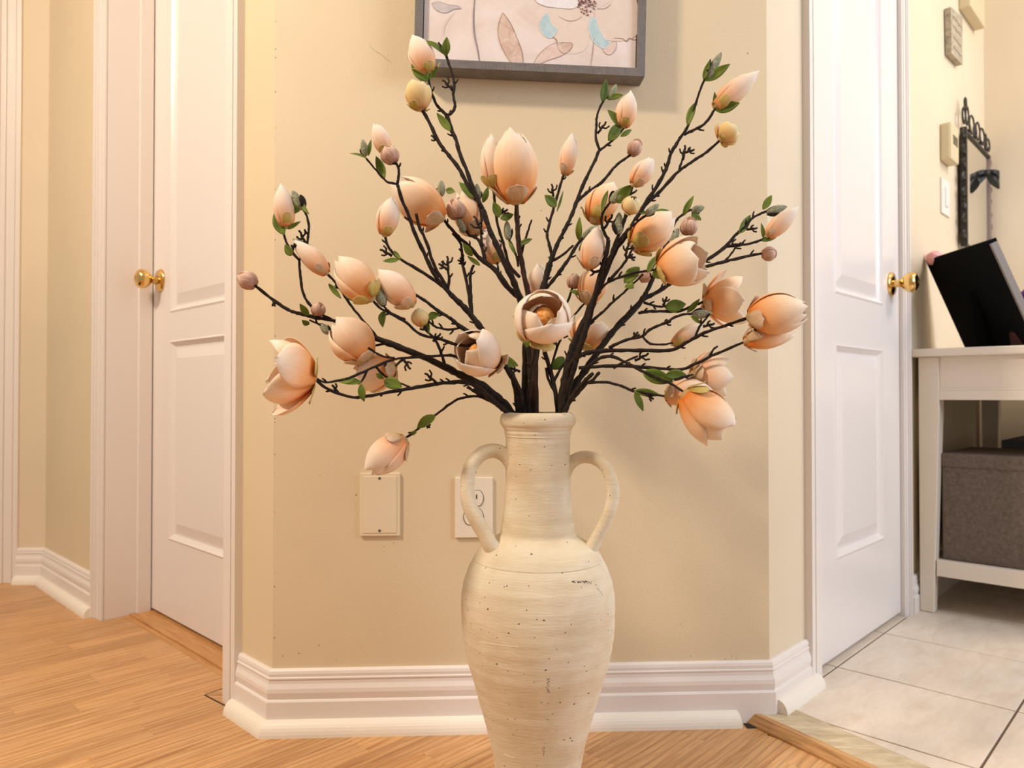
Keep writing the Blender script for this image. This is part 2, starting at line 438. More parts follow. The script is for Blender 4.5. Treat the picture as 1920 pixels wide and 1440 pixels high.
# tiles
bm = bmesh.new()
tl = [p for p in [(.0, 2.3), (.0, -.9), (3.4, -.9), (3.4, 3.6), (1.2, 3.6)]]
prism(bm, clip(tl, TN, 1.11, False), -.006, .0125); tfloor = struct(mesh_obj('floor_tiled', bm, GROUT))
q = [tuple(tp(a, n, 0))[:2] for a, n in ((-.98, .022), (.6, .022), (.6, .0945), (-.98, .0945))]
bm = bmesh.new(); prism(bm, q, .002, .0165); o = mesh_obj('cut_tile_edge', bm, ROUGHT, tfloor); tag(o, 'worn mottled strip of cut tile beside the threshold')
us = [.72, 1.045, 1.366, 1.662, 1.976, 2.290, 2.604, 2.918, 3.232]; ws = [-.93, -.607, -.279, .045, .369, .693, 1.017]
for i in range(len(us)-1):
    for j in range(len(ws)-1):
        g = .0022
        q = [to_xy(us[i]+g, ws[j]+g), to_xy(us[i+1]-g, ws[j]+g), to_xy(us[i+1]-g, ws[j+1]-g), to_xy(us[i]+g, ws[j+1]-g)]
        q = clip(q, TN, 1.1855, False)
        if len(q) < 3 or area_of(q) < 2e-5: continue
        piece('tile', q, .001, .0152, TILE, tfloor, .0008)
# oak sill in the left doorway
bm = bmesh.new(); obox(bm, LFT, OL0+.001, OL1-.001, -.16, -.066, -.006, .0045, .0015); obox(bm, LFT, OL0+.001, OL1-.001, -.064, -.050, -.006, .0012, .0005)
o = struct(mesh_obj('trim_15', bm, SILL))

# ------------------------------------------------------------ wall plates
def plate(name, s, z, wd, ht, mat, label, cat):
    root = empty(name, CEN.p(s, 0, z))
    bm = bmesh.new(); obox(bm, CEN, s-wd/2, s+wd/2, 0, .0055, z-ht/2, z+ht/2, .0018)
    f = mesh_obj('face_plate', bm, mat); put(f, root); tag(root, label, cat); return root
def screw(root, s, z, t=.0055):
    M = Matrix((CEN.ex, CEN.n.cross(CEN.ex), CEN.n)).transposed().to_4x4(); M.translation = CEN.p(s, t-.0005, z)
    bm = bmesh.new(); lathe(bm, [(0, 0), (.0042, 0), (.0042, .0008), (.003, .0016), (0, .0018)], seg=20, mat=M)
    c = put(mesh_obj('screw', bm, STEEL, smooth=False), root)
    bm = bmesh.new()
    obox(bm, CEN, s-.0024, s+.0024, t+.0008, t+.0016, z-.0005, z+.0005); obox(bm, CEN, s-.0005, s+.0005, t+.0008, t+.0016, z-.0024, z+.0024)
    mesh_obj('screw_slot', bm, DARK, c)
def px_c(x, y, t=0):
    """where on the centre wall (offset t) the photo position x, y falls -> s, z"""
    r = FW + UP*((720-y)/F_PX) + V(1, 0, 0)*((x-960)/F_PX)
    k = (CEN.p(0, t, 0)-V(0, 0, CAM_H)).dot(CEN.n)/r.dot(CEN.n); p = V(0, 0, CAM_H)+r*k
    return (p-CEN.O).dot(CEN.ex), p.z
s1, z1 = px_c(675, 887, .005); s2, z2 = px_c(750, 1005, .005)
b = plate('blank_wall_plate', (s1+s2)/2, (z1+z2)/2, s2-s1, z1-z2, PLATEC, 'cream blank cover plate on the wall below the drooping lowest flower', 'wall plate')
sb, zb = px_c(712, 995, .005); screw(b, sb, zb); sb, zb = px_c(712, 897, .005); screw(b, sb, zb)
bm = bmesh.new(); obox(bm, CEN, s1+.006, s2-.006, .004, .0066, z2+.006, z1-.006, .0008); put(mesh_obj('cover_panel', bm, PLATEC), b)
s1, z1 = px_c(853, 895, .005); s2, z2 = px_c(924, 1008, .005)
b = plate('wall_outlet', (s1+s2)/2, (z1+z2)/2, s2-s1, z1-z2, PLATEW, 'white duplex power outlet on the wall behind the left vase handle', 'outlet')
for yy in (934, 969):
    so, zo = px_c(888, yy, .005)
    bm = bmesh.new(); pts = []
    for i in range(28):
        a = 2*math.pi*i/28; x = .0172*math.cos(a); y = max(-.0135, min(.0135, .0172*math.sin(a))); pts.append((x, y))
    lo = [bm.verts.new(CEN.p(so+x*1.05, .005, zo+y*1.05)) for x, y in pts]; hi = [bm.verts.new(CEN.p(so+x, .0075, zo+y)) for x, y in pts]
    bm.faces.new(hi)
    for i in range(28): bm.faces.new((lo[i], lo[(i+1)%28], hi[(i+1)%28], hi[i]))
    rc = put(mesh_obj('receptacle', bm, PLATEW), b)
    bm = bmesh.new()
    obox(bm, CEN, so+.0045, so+.0065, .0070, .0078, zo-.001, zo+.007); obox(bm, CEN, so-.0065, so-.0045, .0070, .0078, zo-.001, zo+.008)
    M = Matrix((CEN.ex, CEN.n.cross(CEN.ex), CEN.n)).transposed().to_4x4(); M.translation = CEN.p(so, .007, zo-.0075)
    lathe(bm, [(0, 0), (.0024, 0), (.0024, .0008), (0, .0008)], seg=14, mat=M)
    mesh_obj('socket_slot', bm, DARK, rc)
    bm = bmesh.new()
    tube(bm, [CEN.p(so+x*1.07, .0056, zo+y*1.07) for x, y in pts+pts[:1]], [.0005]*29, 5)
    mesh_obj('receptacle_gap', bm, DARK, rc)
screw(b, *px_c(888, 951, .005))

# chips along the wall's left corner and small marks in the paint
rs = random.Random(12); bm = bmesh.new()
def nick(x, y, r, ww=1.0):
    a, z = px_c(x, y); M = Matrix((CEN.ex, CEN.n, V(0, 0, 1))).transposed().to_4x4(); M.translation = CEN.p(max(a, .0008), 0, z)
    bmesh.ops.create_icosphere(bm, subdivisions=1, radius=r, matrix=M @ Matrix.Diagonal((ww, .35, 1.2, 1)))
for y in (40, 92, 108, 240, 262, 355, 398, 450, 630, 785, 792, 852, 885, 960, 1074, 1100, 1172, 1196): nick(517-y*-.0-y*.002, y, .0006+.0009*rs.random(), .8)
for x, y in ((630,1238),(598,1210),(1295,1230),(1360,1236),(1362,1240),(1372,1231),(1380,1236),(560,1225),(530,1230),(1276,1170),(668,928),(1402,100),(936,185),(1285,672),(720,1025),(738,1018),(1015,395),(600,890),(505,172)): nick(x, y, .0007+.0005*rs.random(), 1.2)
o = mesh_obj('paint_chips', bm, Mt('chipped_plaster', srgb(120, 96, 66), .9).m, bpy.data.objects['wall_center']); o['kind'] = 'stuff'
bm = bmesh.new(); L = [CEN.p(*((lambda q: (q[0], .0001, q[1]))(px_c(x, y)))) for x, y in ((693,86),(704,96),(716,103),(728,113),(735,119))]
tube(bm, L, [.0003, .0004, .0004, .0004, .0003], 5); mesh_obj('paint_scratch', bm, Mt('scratch_grey', srgb(180, 160, 132), .9).m, bpy.data.objects['wall_center'])
# small patched corner of laminate beside the left casing
def fl(x, y, z=.0006):
    r = FW + UP*((720-y)/F_PX) + V(1, 0, 0)*((x-960)/F_PX); k = (z-CAM_H)/r.z; return (r.x*k, r.y*k)
bm = bmesh.new(); prism(bm, [fl(382,1303), fl(425,1287), fl(440,1312), fl(424,1325)], -.006, .0003); mesh_obj('patch_gap', bm, SUB, floor)
bm = bmesh.new(); prism(bm, [fl(386,1303), fl(425,1289), fl(440,1312), fl(423,1322)], -.006, .0008); mesh_obj('floor_patch', bm, LAM, floor)

# ------------------------------------------------------------ framed picture
m = Mt('grey_driftwood_frame', srgb(112, 108, 108), .55)
g = m.noise(m.coord('Object', (120, 120, 18)), 3, 5, .6)
g2 = m.noise(m.coord('Object', (10, 10, 260)), 3, 5, .6)
m.color(m.mix(.6, m.ramp(g2, [(.35, srgb(84, 82, 86)), (.6, srgb(122, 116, 114)), (.8, srgb(150, 142, 136))]), m.ramp(g, [(.3, srgb(96, 92, 92)), (.7, srgb(130, 124, 122))])))
m.bump(g2, .25, .001); FRAMEM = m.m
m = Mt('painted_canvas', srgb(222, 208, 204), .7)
v = m.coord('Object'); n1 = m.noise(v, 9, 5, .6, 1.2)
m.color(m.ramp(n1, [(.3, srgb(216, 200, 192)), (.5, srgb(226, 213, 208)), (.68, srgb(230, 220, 220))])); m.bump(m.noise(v, 30, 6, .6, 2), .3, .0015); CANVAS = m.m
ROT = math.radians(1.35)
cs0, cz0 = px_c(1209, 143, .044)
class PF:
    """tilted frame of the hanging picture: origin at its lower right front corner, a to the left, b up"""
    def p(s, a, t, b):
        ex = -CEN.ex*math.cos(ROT) + V(0, 0, math.sin(ROT)); up = V(0, 0, math.cos(ROT)) + CEN.ex*math.sin(ROT)
        return CEN.p(cs0, t, cz0) + ex*a + up*b
PFr = PF(); PW, PH = .418, .520
pic = empty('framed_picture', CEN.p(cs0-PW/2, .02, cz0+PH/2))
tag(pic, 'grey wooden framed flower painting hanging slightly crooked above the vase', 'picture')
fw = .0145
for (a0, a1, b0, b1, nm) in ((0, PW, 0, fw, 'h'), (0, PW, PH-fw, PH, 'h'), (0, fw, 0, PH, 'v'), (PW-fw, PW, 0, PH, 'v')):
    bm = bmesh.new()
    if nm == 'h':
        out = b0 if b0 == 0 else b1; inn = b1 if b0 == 0 else b0
        c = [(0, out), (PW, out), (PW-fw, inn), (fw, inn)]
    else:
        out = a0 if a0 == 0 else a1; inn = a1 if a0 == 0 else a0
        c = [(out, 0), (out, PH), (inn, PH-fw), (inn, fw)]
    lo = [bm.verts.new(PFr.p(a, .001, b)) for a, b in c]; hi = [bm.verts.new(PFr.p(a, .044, b)) for a, b in c]
    bm.faces.new(lo); bm.faces.new(hi)
    for i in range(4): bm.faces.new((lo[i], lo[(i+1)%4], hi[(i+1)%4], hi[i]))
    put(mesh_obj('frame_rail', bm, FRAMEM), pic)
bm = bmesh.new()
obox(bm, PFr, fw+.0015, PW-fw-.0015, .006, .036, fw+.0015, PH-fw-.0015)
cv = put(mesh_obj('canvas', bm, CANVAS), pic)
bm = bmesh.new(); obox(bm, PFr, fw-.001, PW-fw+.001, .004, .010, fw-.001, PH-fw+.001); put(mesh_obj('backing_board', bm, DARK), pic)
def flatmat(name, c0, c1, rough=.6):
    m = Mt(name, c0, rough); n = m.noise(m.coord('Object'), 45, 4, .6, 1.5); m.color(m.ramp(n, [(.32, c0), (.7, c1)])); return m.m
P_BR = flatmat('brown_wash', srgb(196, 166, 150), srgb(222, 200, 188)); P_BRE = flatmat('brown_line', srgb(140, 104, 92), srgb(176, 142, 128))
P_PK = flatmat('blush_wash', srgb(214, 188, 178), srgb(226, 206, 200)); P_BL = flatmat('pale_blue_wash', srgb(168, 198, 208), srgb(196, 216, 220))
P_GR = flatmat('grey_wash', srgb(186, 178, 180), srgb(206, 198, 198)); P_DK = flatmat('grey_line', srgb(110, 100, 112), srgb(150, 140, 148)); P_WH = flatmat('white_impasto', srgb(236, 234, 240), srgb(222, 216, 220))
P_ST = flatmat('plum_dots', srgb(110, 70, 70), srgb(170, 120, 110)); P_CR = flatmat('cream_wash', srgb(220, 203, 192), srgb(226, 212, 203))
def pp(x, y, t):
    yb = 143-.052*(1209-x)+1.5; k = 1.335/F_PX
    return PFr.p((1209-x)*k, t, (yb-y)*k)
# outlines in the coordinates of the picture crop (x*500/1920+760, y*500/1920)
def cc(pts): return [(760+x*.2604, y*.2604) for x, y in pts]
def shape(pts, mat, t, name, edge=None, ew=.0007):
    pts = catmull(cc(pts)+[cc(pts)[0]], 5)[:-1]
    bm = bmesh.new(); vs = [bm.verts.new(pp(x, y, t)) for x, y in pts]
    lo = [bm.verts.new(pp(x, y, .0362)) for x, y in pts]
    bm.faces.new(vs)
    for i in range(len(vs)): bm.faces.new((vs[i], vs[(i+1)%len(vs)], lo[(i+1)%len(vs)], lo[i]))
    o = mesh_obj(name, bm, mat, cv)
    if edge:
        bm = bmesh.new(); L = [pp(x, y, t+.0001) for x, y in pts]+[pp(*pts[0], t+.0001)]
        tube(bm, L, [ew*(.5+.5*abs(math.sin(i*.35))) for i in range(len(L))], 5, .5); mesh_obj('painted_outline', bm, edge, cv)
def stroke(pts, mat, ww, name='painted_line'):
    pts = catmull(cc(pts), 6); bm = bmesh.new(); L = [pp(x, y, .0368) for x, y in pts]
    tube(bm, L, [ww*(.55+.45*math.sin(math.pi*i/(len(L)-1))) for i in range(len(L))], 5, .5); mesh_obj(name, bm, mat, cv)
shape([(1020,30),(1200,20),(1330,60),(1345,160),(1320,250),(1290,340),(1200,375),(1090,340),(1050,230),(1010,150)], P_CR, .0364, 'painted_petal')
shape([(1350,60),(1450,0),(1560,-60),(1650,-30),(1675,120),(1660,240),(1560,280),(1440,270),(1380,200)], P_CR, .0364, 'painted_petal', P_PK, .0004)
shape([(683,70),(655,160),(655,240),(690,340),(760,440),(832,446),(832,380),(800,280),(740,150)], P_BR, .0367, 'painted_leaf', P_BRE)
shape([(912,448),(960,370),(1040,305),(1120,290),(1190,305),(1170,350),(1110,390),(1020,420),(960,446)], P_PK, .0366, 'painted_leaf', P_BRE, .0004)
shape([(1085,310),(1140,292),(1195,300),(1175,350),(1130,372),(1095,340)], P_BR, .0368, 'painted_leaf', P_BRE, .0004)
shape([(1010,70),(970,110),(952,170),(975,225),(1020,258),(1060,240),(1080,190),(1040,160),(1022,110)], P_BL, .0368, 'painted_petal', P_WH, .0005)
shape([(1330,105),(1308,150),(1312,200),(1345,280),(1420,338),(1470,300),(1430,260),(1385,190),(1360,115)], P_BL, .0368, 'painted_petal', P_WH, .0006)
shape([(930,0),(1000,28),(1100,40),(1180,45),(1230,20),(1240,-60),(930,-60)], P_WH, .0368, 'painted_petal', P_DK, .0003)
shape([(170,0),(200,50),(270,72),(330,45),(380,40),(350,20),(280,10),(220,-10)], P_GR, .0367, 'painted_leaf', P_DK, .0003)
shape([(1460,300),(1510,285),(1515,330),(1490,370),(1455,382),(1420,345)], P_PK, .0367, 'painted_petal', P_BRE, .0003)
stroke([(478,-40),(472,80),(480,220),(505,330),(524,430)], P_DK, .0013)
stroke([(1350,260),(1345,340),(1330,470)], P_BRE, .0005); stroke([(1050,250),(1075,270),(1085,310)], P_BRE, .0009)
stroke([(1500,260),(1560,265),(1590,285),(1610,262),(1650,275),(1664,255)], P_BRE, .0007); stroke([(1090,100),(1150,130),(1210,130),(1260,100)], P_BRE, .0004)
stroke([(1370,45),(1430,42),(1470,10)], P_BRE, .0005); stroke([(260,240),(265,170),(300,110),(340,60)], P_GR, .0004)
bm = bmesh.new(); rr = random.Random(3)
for i in range(46):
    a = rr.random()*6.28; q = rr.random()**.6
    x, y = 1290+70*q*math.cos(a), 20+72*q*math.sin(a); (x_, y_), = cc([(x, y)])
    c = pp(x_, y_, .0369); bmesh.ops.create_icosphere(bm, subdivisions=1, radius=.0011+.001*rr.random(), matrix=Matrix.Translation(c))
o = mesh_obj('painted_flower_centre', bm, P_ST, cv); o['kind'] = 'stuff'

# ------------------------------------------------------------ right-hand room: things on the wall
def rbox(name, s0, s1, t1, z0, z1, mat, label, cat, bev=.004, t0=0):
    bm = bmesh.new(); obox(bm, RGT, s0, s1, t0, t1, z0, z1, bev); o = mesh_obj(name, bm, mat); tag(o, label, cat); return o
o = rbox('intercom_box', 1.205, 1.300, .032, 1.325, 1.440, BEIGE, 'beige plastic control box on the wall left of the mirror', 'wall box', .008)
bm = bmesh.new()
for i in range(5): obox(bm, RGT, 1.225, 1.28, .031, .033, 1.40-i*.006, 1.403-i*.006)
mesh_obj('speaker_grille', bm, DARK, o)
root = empty('light_switch', RGT.p(1.25, 0, 1.22)); tag(root, 'white light switch plate beneath the beige wall box', 'switch')
bm = bmesh.new(); obox(bm, RGT, 1.205, 1.300, 0, .006, 1.165, 1.275, .002); put(mesh_obj('face_plate', bm, WHITE), root)
bm = bmesh.new(); obox(bm, RGT, 1.237, 1.268, .005, .010, 1.19, 1.25, .002); put(mesh_obj('rocker', bm, WHITE), root)
o = rbox('door_chime', 1.45, 1.66, .035, 1.885, 2.04, BEIGE, 'beige box at the top of the wall above the grey sign', 'wall box', .006)
m = Mt('grey_sign_board', srgb(168, 158, 140), .7); v = m.coord('Object', (1, 1, 1))
nn = m.noise(v, 60, 5, .7); m.color(m.ramp(nn, [(.35, srgb(140, 128, 108)), (.55, srgb(176, 166, 146)), (.75, srgb(196, 186, 166))])); SIGN = m.m
bm = bmesh.new(); rs = random.Random(2)
c = [(1.262, 1.815), (1.268, 1.672), (1.405, 1.680), (1.412, 1.838)]
lo = [bm.verts.new(RGT.p(s, .003, z)) for s, z in c]; hi = [bm.verts.new(RGT.p(s, .020, z)) for s, z in c]
bm.faces.new(lo); bm.faces.new(hi)
for i in range(4): bm.faces.new((lo[i], lo[(i+1)%4], hi[(i+1)%4], hi[i]))
sg = mesh_obj('wall_sign', bm, SIGN); tag(sg, 'small weathered grey wooden sign hanging high on the wall', 'sign')
bm = bmesh.new()
for z in (1.80, 1.77, 1.735, 1.705):
    s = 1.29
    while s < 1.385:
        ln = .006+.012*rs.random(); obox(bm, RGT, s, min(s+ln, 1.39), .020, .0206, z-.006, z-.001); s += ln+.006
o = mesh_obj('faded_lettering', bm, Mt('faded_ink', srgb(120, 108, 92), .8).m, sg)

# wrought iron mirror
mr = empty('iron_mirror', RGT.p(1.6, 0, 1.3)); tag(mr, 'mirror in an ornate black scrolled iron frame on the side wall', 'mirror')
bm = bmesh.new(); obox(bm, RGT, 1.425, 1.775, .014, .018, 1.105, 1.465); put(mesh_obj('mirror_glass', bm, MIRROR), mr)
def curl(bm, s, z, r, turns=1.3, start=0, sgn=1, w=.004):
    L = []
    for i in range(26):
        a = start + sgn*turns*2*math.pi*i/25; q = r*(1-.75*i/25); L.append(RGT.p(s+q*math.cos(a), .022, z+q*math.sin(a)))
    tube(bm, L, [w]*26, 6)
bm = bmesh.new()
obox(bm, RGT, 1.412, 1.428, .008, .028, 1.09, 1.48, .003); put(mesh_obj('frame_bar', bm, IRON), mr)
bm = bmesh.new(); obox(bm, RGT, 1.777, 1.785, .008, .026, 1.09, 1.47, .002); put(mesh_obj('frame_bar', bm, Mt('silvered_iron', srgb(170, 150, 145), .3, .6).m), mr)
for z in (1.470, 1.095):
    bm = bmesh.new(); tube(bm, [RGT.p(1.41, .02, z), RGT.p(1.785, .02, z-.005 if z > 1.3 else z)], [.006]*2, 6); put(mesh_obj('frame_bar', bm, IRON), mr)
bm = bmesh.new()
def loop(bm, s, z, rs, rz, w=.0032, a0=0, a1=6.283):
    L = [RGT.p(s+rs*math.cos(a0+(a1-a0)*i/24), .022, z+rz*math.sin(a0+(a1-a0)*i/24)) for i in range(25)]
    tube(bm, L, [w]*25, 6)
for s, z, rs_, rz in ((1.41, 1.515, .020, .026), (1.452, 1.525, .020, .030), (1.43, 1.562, .012, .016), (1.515, 1.512, .034, .030), (1.56, 1.500, .020, .020), (1.60, 1.512, .030, .030), (1.665, 1.510, .034, .028), (1.715, 1.505, .016, .026), (1.755, 1.502, .026, .022)): loop(bm, s, z, rs_, rz)
for s in (1.478, 1.56, 1.64, 1.73): bmesh.ops.create_icosphere(bm, subdivisions=2, radius=.008, matrix=Matrix.Translation(RGT.p(s, .022, 1.482)))
put(mesh_obj('top_scroll', bm, IRON), mr)
bm = bmesh.new()
for i in range(8): curl(bm, 1.398, 1.13+i*.046, .017, 1.2, i, 1 if i % 2 else -1)
put(mesh_obj('side_scroll', bm, IRON), mr)
bm = bmesh.new()
for i in range(8): curl(bm, 1.792, 1.12+i*.046, .012, 1.2, i, 1 if i % 2 else -1, .003)
put(mesh_obj('side_scroll', bm, IRON), mr)
bm = bmesh.new()
for i in range(7): curl(bm, 1.43+i*.052, 1.062, .020, 1.2, i*1.3, 1 if i % 2 else -1)
put(mesh_obj('bottom_scroll', bm, IRON), mr)
# black bow hanging on the mirror
bw = empty('ribbon_bow', at(1850, 328, 2.60)); tag(bw, 'black satin bow hung on the mirror frame', 'bow')
for sg_ in (-1, 1):
    bm = bmesh.new(); c0 = at(1850, 324, 2.60); c1 = at(1850+sg_*23, 338, 2.60); dx = (c1-c0)
    up = V(0, 0, 1)
    for k in range(3):
        pass
    n = 8
    rows = []
    for i in range(n+1):
        t = i/n; h = .010+.024*t
        p = c0+dx*t; th = .004+.012*math.sin(math.pi*t)
        rows.append([bm.verts.new(p+V(0, th*sy, h*sz)) for sy, sz in ((-1, .9), (-1, .3), (-.5, 0), (-1, -.3), (-1, -.9), (1, -.9), (1, .9))])
    for a, b_ in zip(rows, rows[1:]):
        for k in range(7): bm.faces.new((a[k], a[(k+1)%7], b_[(k+1)%7], b_[k]))
    bm.faces.new(rows[0]); bm.faces.new(rows[-1]); put(mesh_obj('bow_loop', bm, BLACKSAT), bw)
bm = bmesh.new(); bmesh.ops.create_uvsphere(bm, u_segments=14, v_segments=10, radius=.013, matrix=Matrix.Translation(at(1850, 325, 2.59))); put(mesh_obj('bow_knot', bm, BLACKSAT, smooth=True), bw)

# ------------------------------------------------------------ console table
TO = RGT.p(.905, .016, 0)
TB = Fr((TO.x, TO.y), (.724, -.690), (.690, .724))     # s along its front, t into its depth
TBL, TBD, TH = 1.25, .80, .732
tb = empty('console_table', TB.p(TBL/2, TBD/2, .016)); tag(tb, 'cream painted console table with tapered legs and low shelf', 'table')
bm = bmesh.new(); obox(bm, TB, -.012, TBL+.012, -.018, TBD+.01, TH-.022, TH, .004); put(mesh_obj('table_top', bm, CREAMTR), tb)
def leg(s, t, ds, dt):
    bm = bmesh.new(); w0, w1 = .050, .034
    def rect(w, z):
        a = s if ds > 0 else s-w; b_ = t if dt > 0 else t-w
        return [bm.verts.new(TB.p(x, y, z)) for x, y in ((a, b_), (a+w, b_), (a+w, b_+w), (a, b_+w))]
    r = [rect(w1, .016), rect(w0, .56), rect(w0, TH-.0225)]
    for a, b_ in zip(r, r[1:]):
        for k in range(4): bm.faces.new((a[k], a[(k+1)%4], b_[(k+1)%4], b_[k]))
    bm.faces.new(r[0]); bm.faces.new(r[-1])
    bmesh.ops.bevel(bm, geom=[e for e in bm.edges], offset=.0015, segments=1, affect='EDGES')
    put(mesh_obj('leg', bm, CREAMTR), tb)
leg(0, 0, 1, 1); leg(TBL, 0, -1, 1); leg(0, TBD, 1, -1); leg(TBL, TBD, -1, -1)
bm = bmesh.new(); obox(bm, TB, .05, TBL-.05, .006, .022, .593, TH-.022, .001)
obox(bm, TB, .05, TBL-.05, .001, .020, .593, .618, .0015); obox(bm, TB, .05, TBL-.05, .003, .010, .618, .624, .001)
put(mesh_obj('apron', bm, CREAMTR), tb)
for s in (.008, TBL-.024):
    bm = bmesh.new(); obox(bm, TB, s, s+.016, .05, TBD-.05, .60, TH-.022, .001); put(mesh_obj('apron', bm, CREAMTR), tb)
bm = bmesh.new(); obox(bm, TB, .05, TBL-.05, TBD-.022, TBD-.006, .60, TH-.022, .001); put(mesh_obj('apron', bm, CREAMTR), tb)
bm = bmesh.new(); obox(bm, TB, .040, TBL-.04, .004, .024, .116, .160, .002); put(mesh_obj('shelf_rail', bm, CREAMTR), tb)
bm = bmesh.new(); obox(bm, TB, .012, TBL-.012, .024, TBD-.02, .135, .158, .002); put(mesh_obj('low_shelf', bm, CREAMTR), tb)
m = Mt('taupe_linen', srgb(104, 90, 80), .9)
wv = m.n('ShaderNodeTexWave', bands_direction='Z'); wv.inputs['Scale'].default_value = 160; m.l(m.coord('Object'), wv.inputs['Vector'])
nn = m.noise(m.coord('Object'), 120, 3); m.color(m.ramp(nn, [(.3, srgb(92, 78, 68)), (.7, srgb(114, 99, 88))])); m.bump(wv.outputs['Fac'], .2, .001); LINEN = m.m
def sbox(name, s0, s1, t0, t1, z0, z1, label, mat):
    r = empty(name, TB.p((s0+s1)/2, (t0+t1)/2, z0)); tag(r, label, 'storage box')
    bm = bmesh.new(); obox(bm, TB, s0+.003, s1-.003, t0+.003, t1-.003, z0, z1-.012, .004); put(mesh_obj('box_body', bm, mat), r)
    bm = bmesh.new(); obox(bm, TB, s0, s1, t0, t1, z1-.038, z1, .005); put(mesh_obj('lid', bm, mat), r)
    return r
sbox('fabric_storage_box', .045, .52, .030, .36, .1585, .448, 'large taupe linen storage box with lid on the front of the low shelf', LINEN)
sbox('fabric_storage_box', .56, 1.10, .030, .36, .1585, .448, 'second taupe linen storage box on the low shelf, beyond the first', LINEN)
GREYF = Mt('slate_cloth', srgb(84, 86, 92), .85).m
sbox('grey_storage_box', .12, .60, .40, .72, .1585, .470, 'slate grey lidded box behind the large taupe storage box', GREYF)

# picture frame on the table, its black back towards us
ey = V(-.116, 0, .26).normalized(); B1 = V(1.322, 2.150, TH+.001); exx = V(0, -1, 0); nz = V(-.913, 0, -.407).normalized()
class FF:
    def p(s, a, t, b): return B1 + exx*a + nz*t + ey*b
FFr = FF()
fr_ = empty('photo_frame', B1+exx*.14); tag(fr_, 'black backed photo frame leaning on the console table, back showing', 'photo frame')
bm = bmesh.new(); obox(bm, FFr, .006, .282, 0, .004, .008, .282, .001); put(mesh_obj('back_board', bm, BLACK), fr_)
for (a0, a1, b0, b1) in ((0, .288, 0, .009), (0, .288, .280, .289), (0, .007, .009, .280), (.281, .288, .009, .280)):
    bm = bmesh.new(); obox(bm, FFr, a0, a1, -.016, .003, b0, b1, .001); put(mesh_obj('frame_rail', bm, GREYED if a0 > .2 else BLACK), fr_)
bm = bmesh.new(); p0 = FFr.p(.15, .004, .17); p1 = FFr.p(.15, .035, .006)
tube(bm, [p0, p0*.5+p1*.5, p1], [.012, .020, .022], 4, .25); put(mesh_obj('easel_stand', bm, BLACK), fr_)

# ------------------------------------------------------------ vase
VX, VY = (1008.5-960)/F_PX*1.12, 1.12
def vz(y): return at(1008, y, VY).z
K = 1.12/F_PX
prof = [(773.5,50),(773,58),(774,64),(777,68.5),(783,71),(790,71.3),(796,70),(800,66.5),(804,64.5),(807,62.5),(811,62.8),(815,61.5),(818,61.9),(821,60.8),(850,60.3),(880,60.8),(915,61.3),(945,63.3),(970,66),(988,69),(998,70.5),(1003,75),(1009,84),(1018,98),(1030,111),(1044,119.8),(1046,120),(1049,122.3),(1058,127),(1075,134),(1092,139),(1115,142),(1137,142.5),(1160,142),(1183,140.2),(1206,137),(1229,132),(1252,126),(1275,119),(1298,112.5),(1321,106),(1357,96),(1397,86.5),(1440,79),(1465,76.5),(1480,77.5),(1488,80.5)]
def uneven(a, z): return 1 + .006*math.sin(2*a+z*9) + .004*math.sin(3*a-z*23) + .0022*math.sin(z*310+.4*math.sin(a)) + .0015*math.sin(z*130)
pts = [(r*K, vz(y)) for y, r in catmull(prof, 4)]
base_z = 0.0005
pts += [(80.5*K, .006), (78*K, base_z), (0, base_z)]
inner = [(0, vz(1000)), (48*K, vz(980)), (50*K, vz(880)), (50*K, vz(790)), (50.5*K, vz(775))]
m = Mt('chalky_cream_terracotta', srgb(226, 212, 184), .85, spec=.25)
v = m.coord('Object'); vs_ = m.coord('Object', (1, 1, 7))
n1 = m.noise(vs_, 7, 6, .62, .3); n2 = m.noise(v, 13, 5, .6, .4); n3 = m.noise(vs_, 60, 5, .65)
col = m.ramp(n1, [(.30, srgb(218, 203, 174)), (.5, srgb(226, 213, 188)), (.72, srgb(231, 221, 200))])
col = m.mix(m.ramp(n2, [(.46, W1(0)), (.68, W1(.5))]), col, srgb(204, 182, 146))
# little pits
def pits(scale, thr, seedrot):
    vo = m.n('ShaderNodeTexVoronoi'); vo.inputs['Scale'].default_value = scale; vo.inputs['Randomness'].default_value = 1
    m.l(m.coord('Object', (1, 1, 1.5), (seedrot, seedrot*.7, 0)), vo.inputs['Vector'])
    a = m.ramp(vo.outputs['Distance'], [(thr, W1(1)), (thr*1.5, W1(0))])
    b_ = m.ramp(m.n_color(vo), [(.62, W1(0)), (.64, W1(1))])
    return m.mix(1.0, a, b_, 'MULTIPLY')
def _nc(vo):
    s = m.n('ShaderNodeSeparateColor'); m.l(vo.outputs['Color'], s.inputs[0]); return s.outputs[0]
m.n_color = _nc
p1_ = pits(95, .075, .3); p2_ = pits(40, .050, 1.1)
mark = m.ramp(m.noise(m.coord('Object', (1, 1, 1.8), (.3, .2, 0)), 22, 8, .75), [(.70, W1(0)), (.735, W1(1))])
col = m.mix(p1_, col, srgb(78, 62, 46)); col = m.mix(p2_, col, srgb(70, 56, 42)); col = m.mix(mark, col, srgb(120, 102, 78))
m.color(col)
b1_ = m.bump(n3, .35, .0025)
inv = m.n('ShaderNodeInvert'); m.l(p1_, inv.inputs['Color']); b2_ = m.bump(inv.outputs[0], .6, .002, b1_)
m.bump(n1, .25, .004, b2_)
VASEM = m.m
vase = empty('amphora_vase', (VX, VY, 0)); tag(vase, 'tall cream terracotta amphora vase with two looped handles on the wood floor', 'vase')
bm = bmesh.new(); lathe(bm, inner + pts, c=(VX, VY, 0), seg=72)
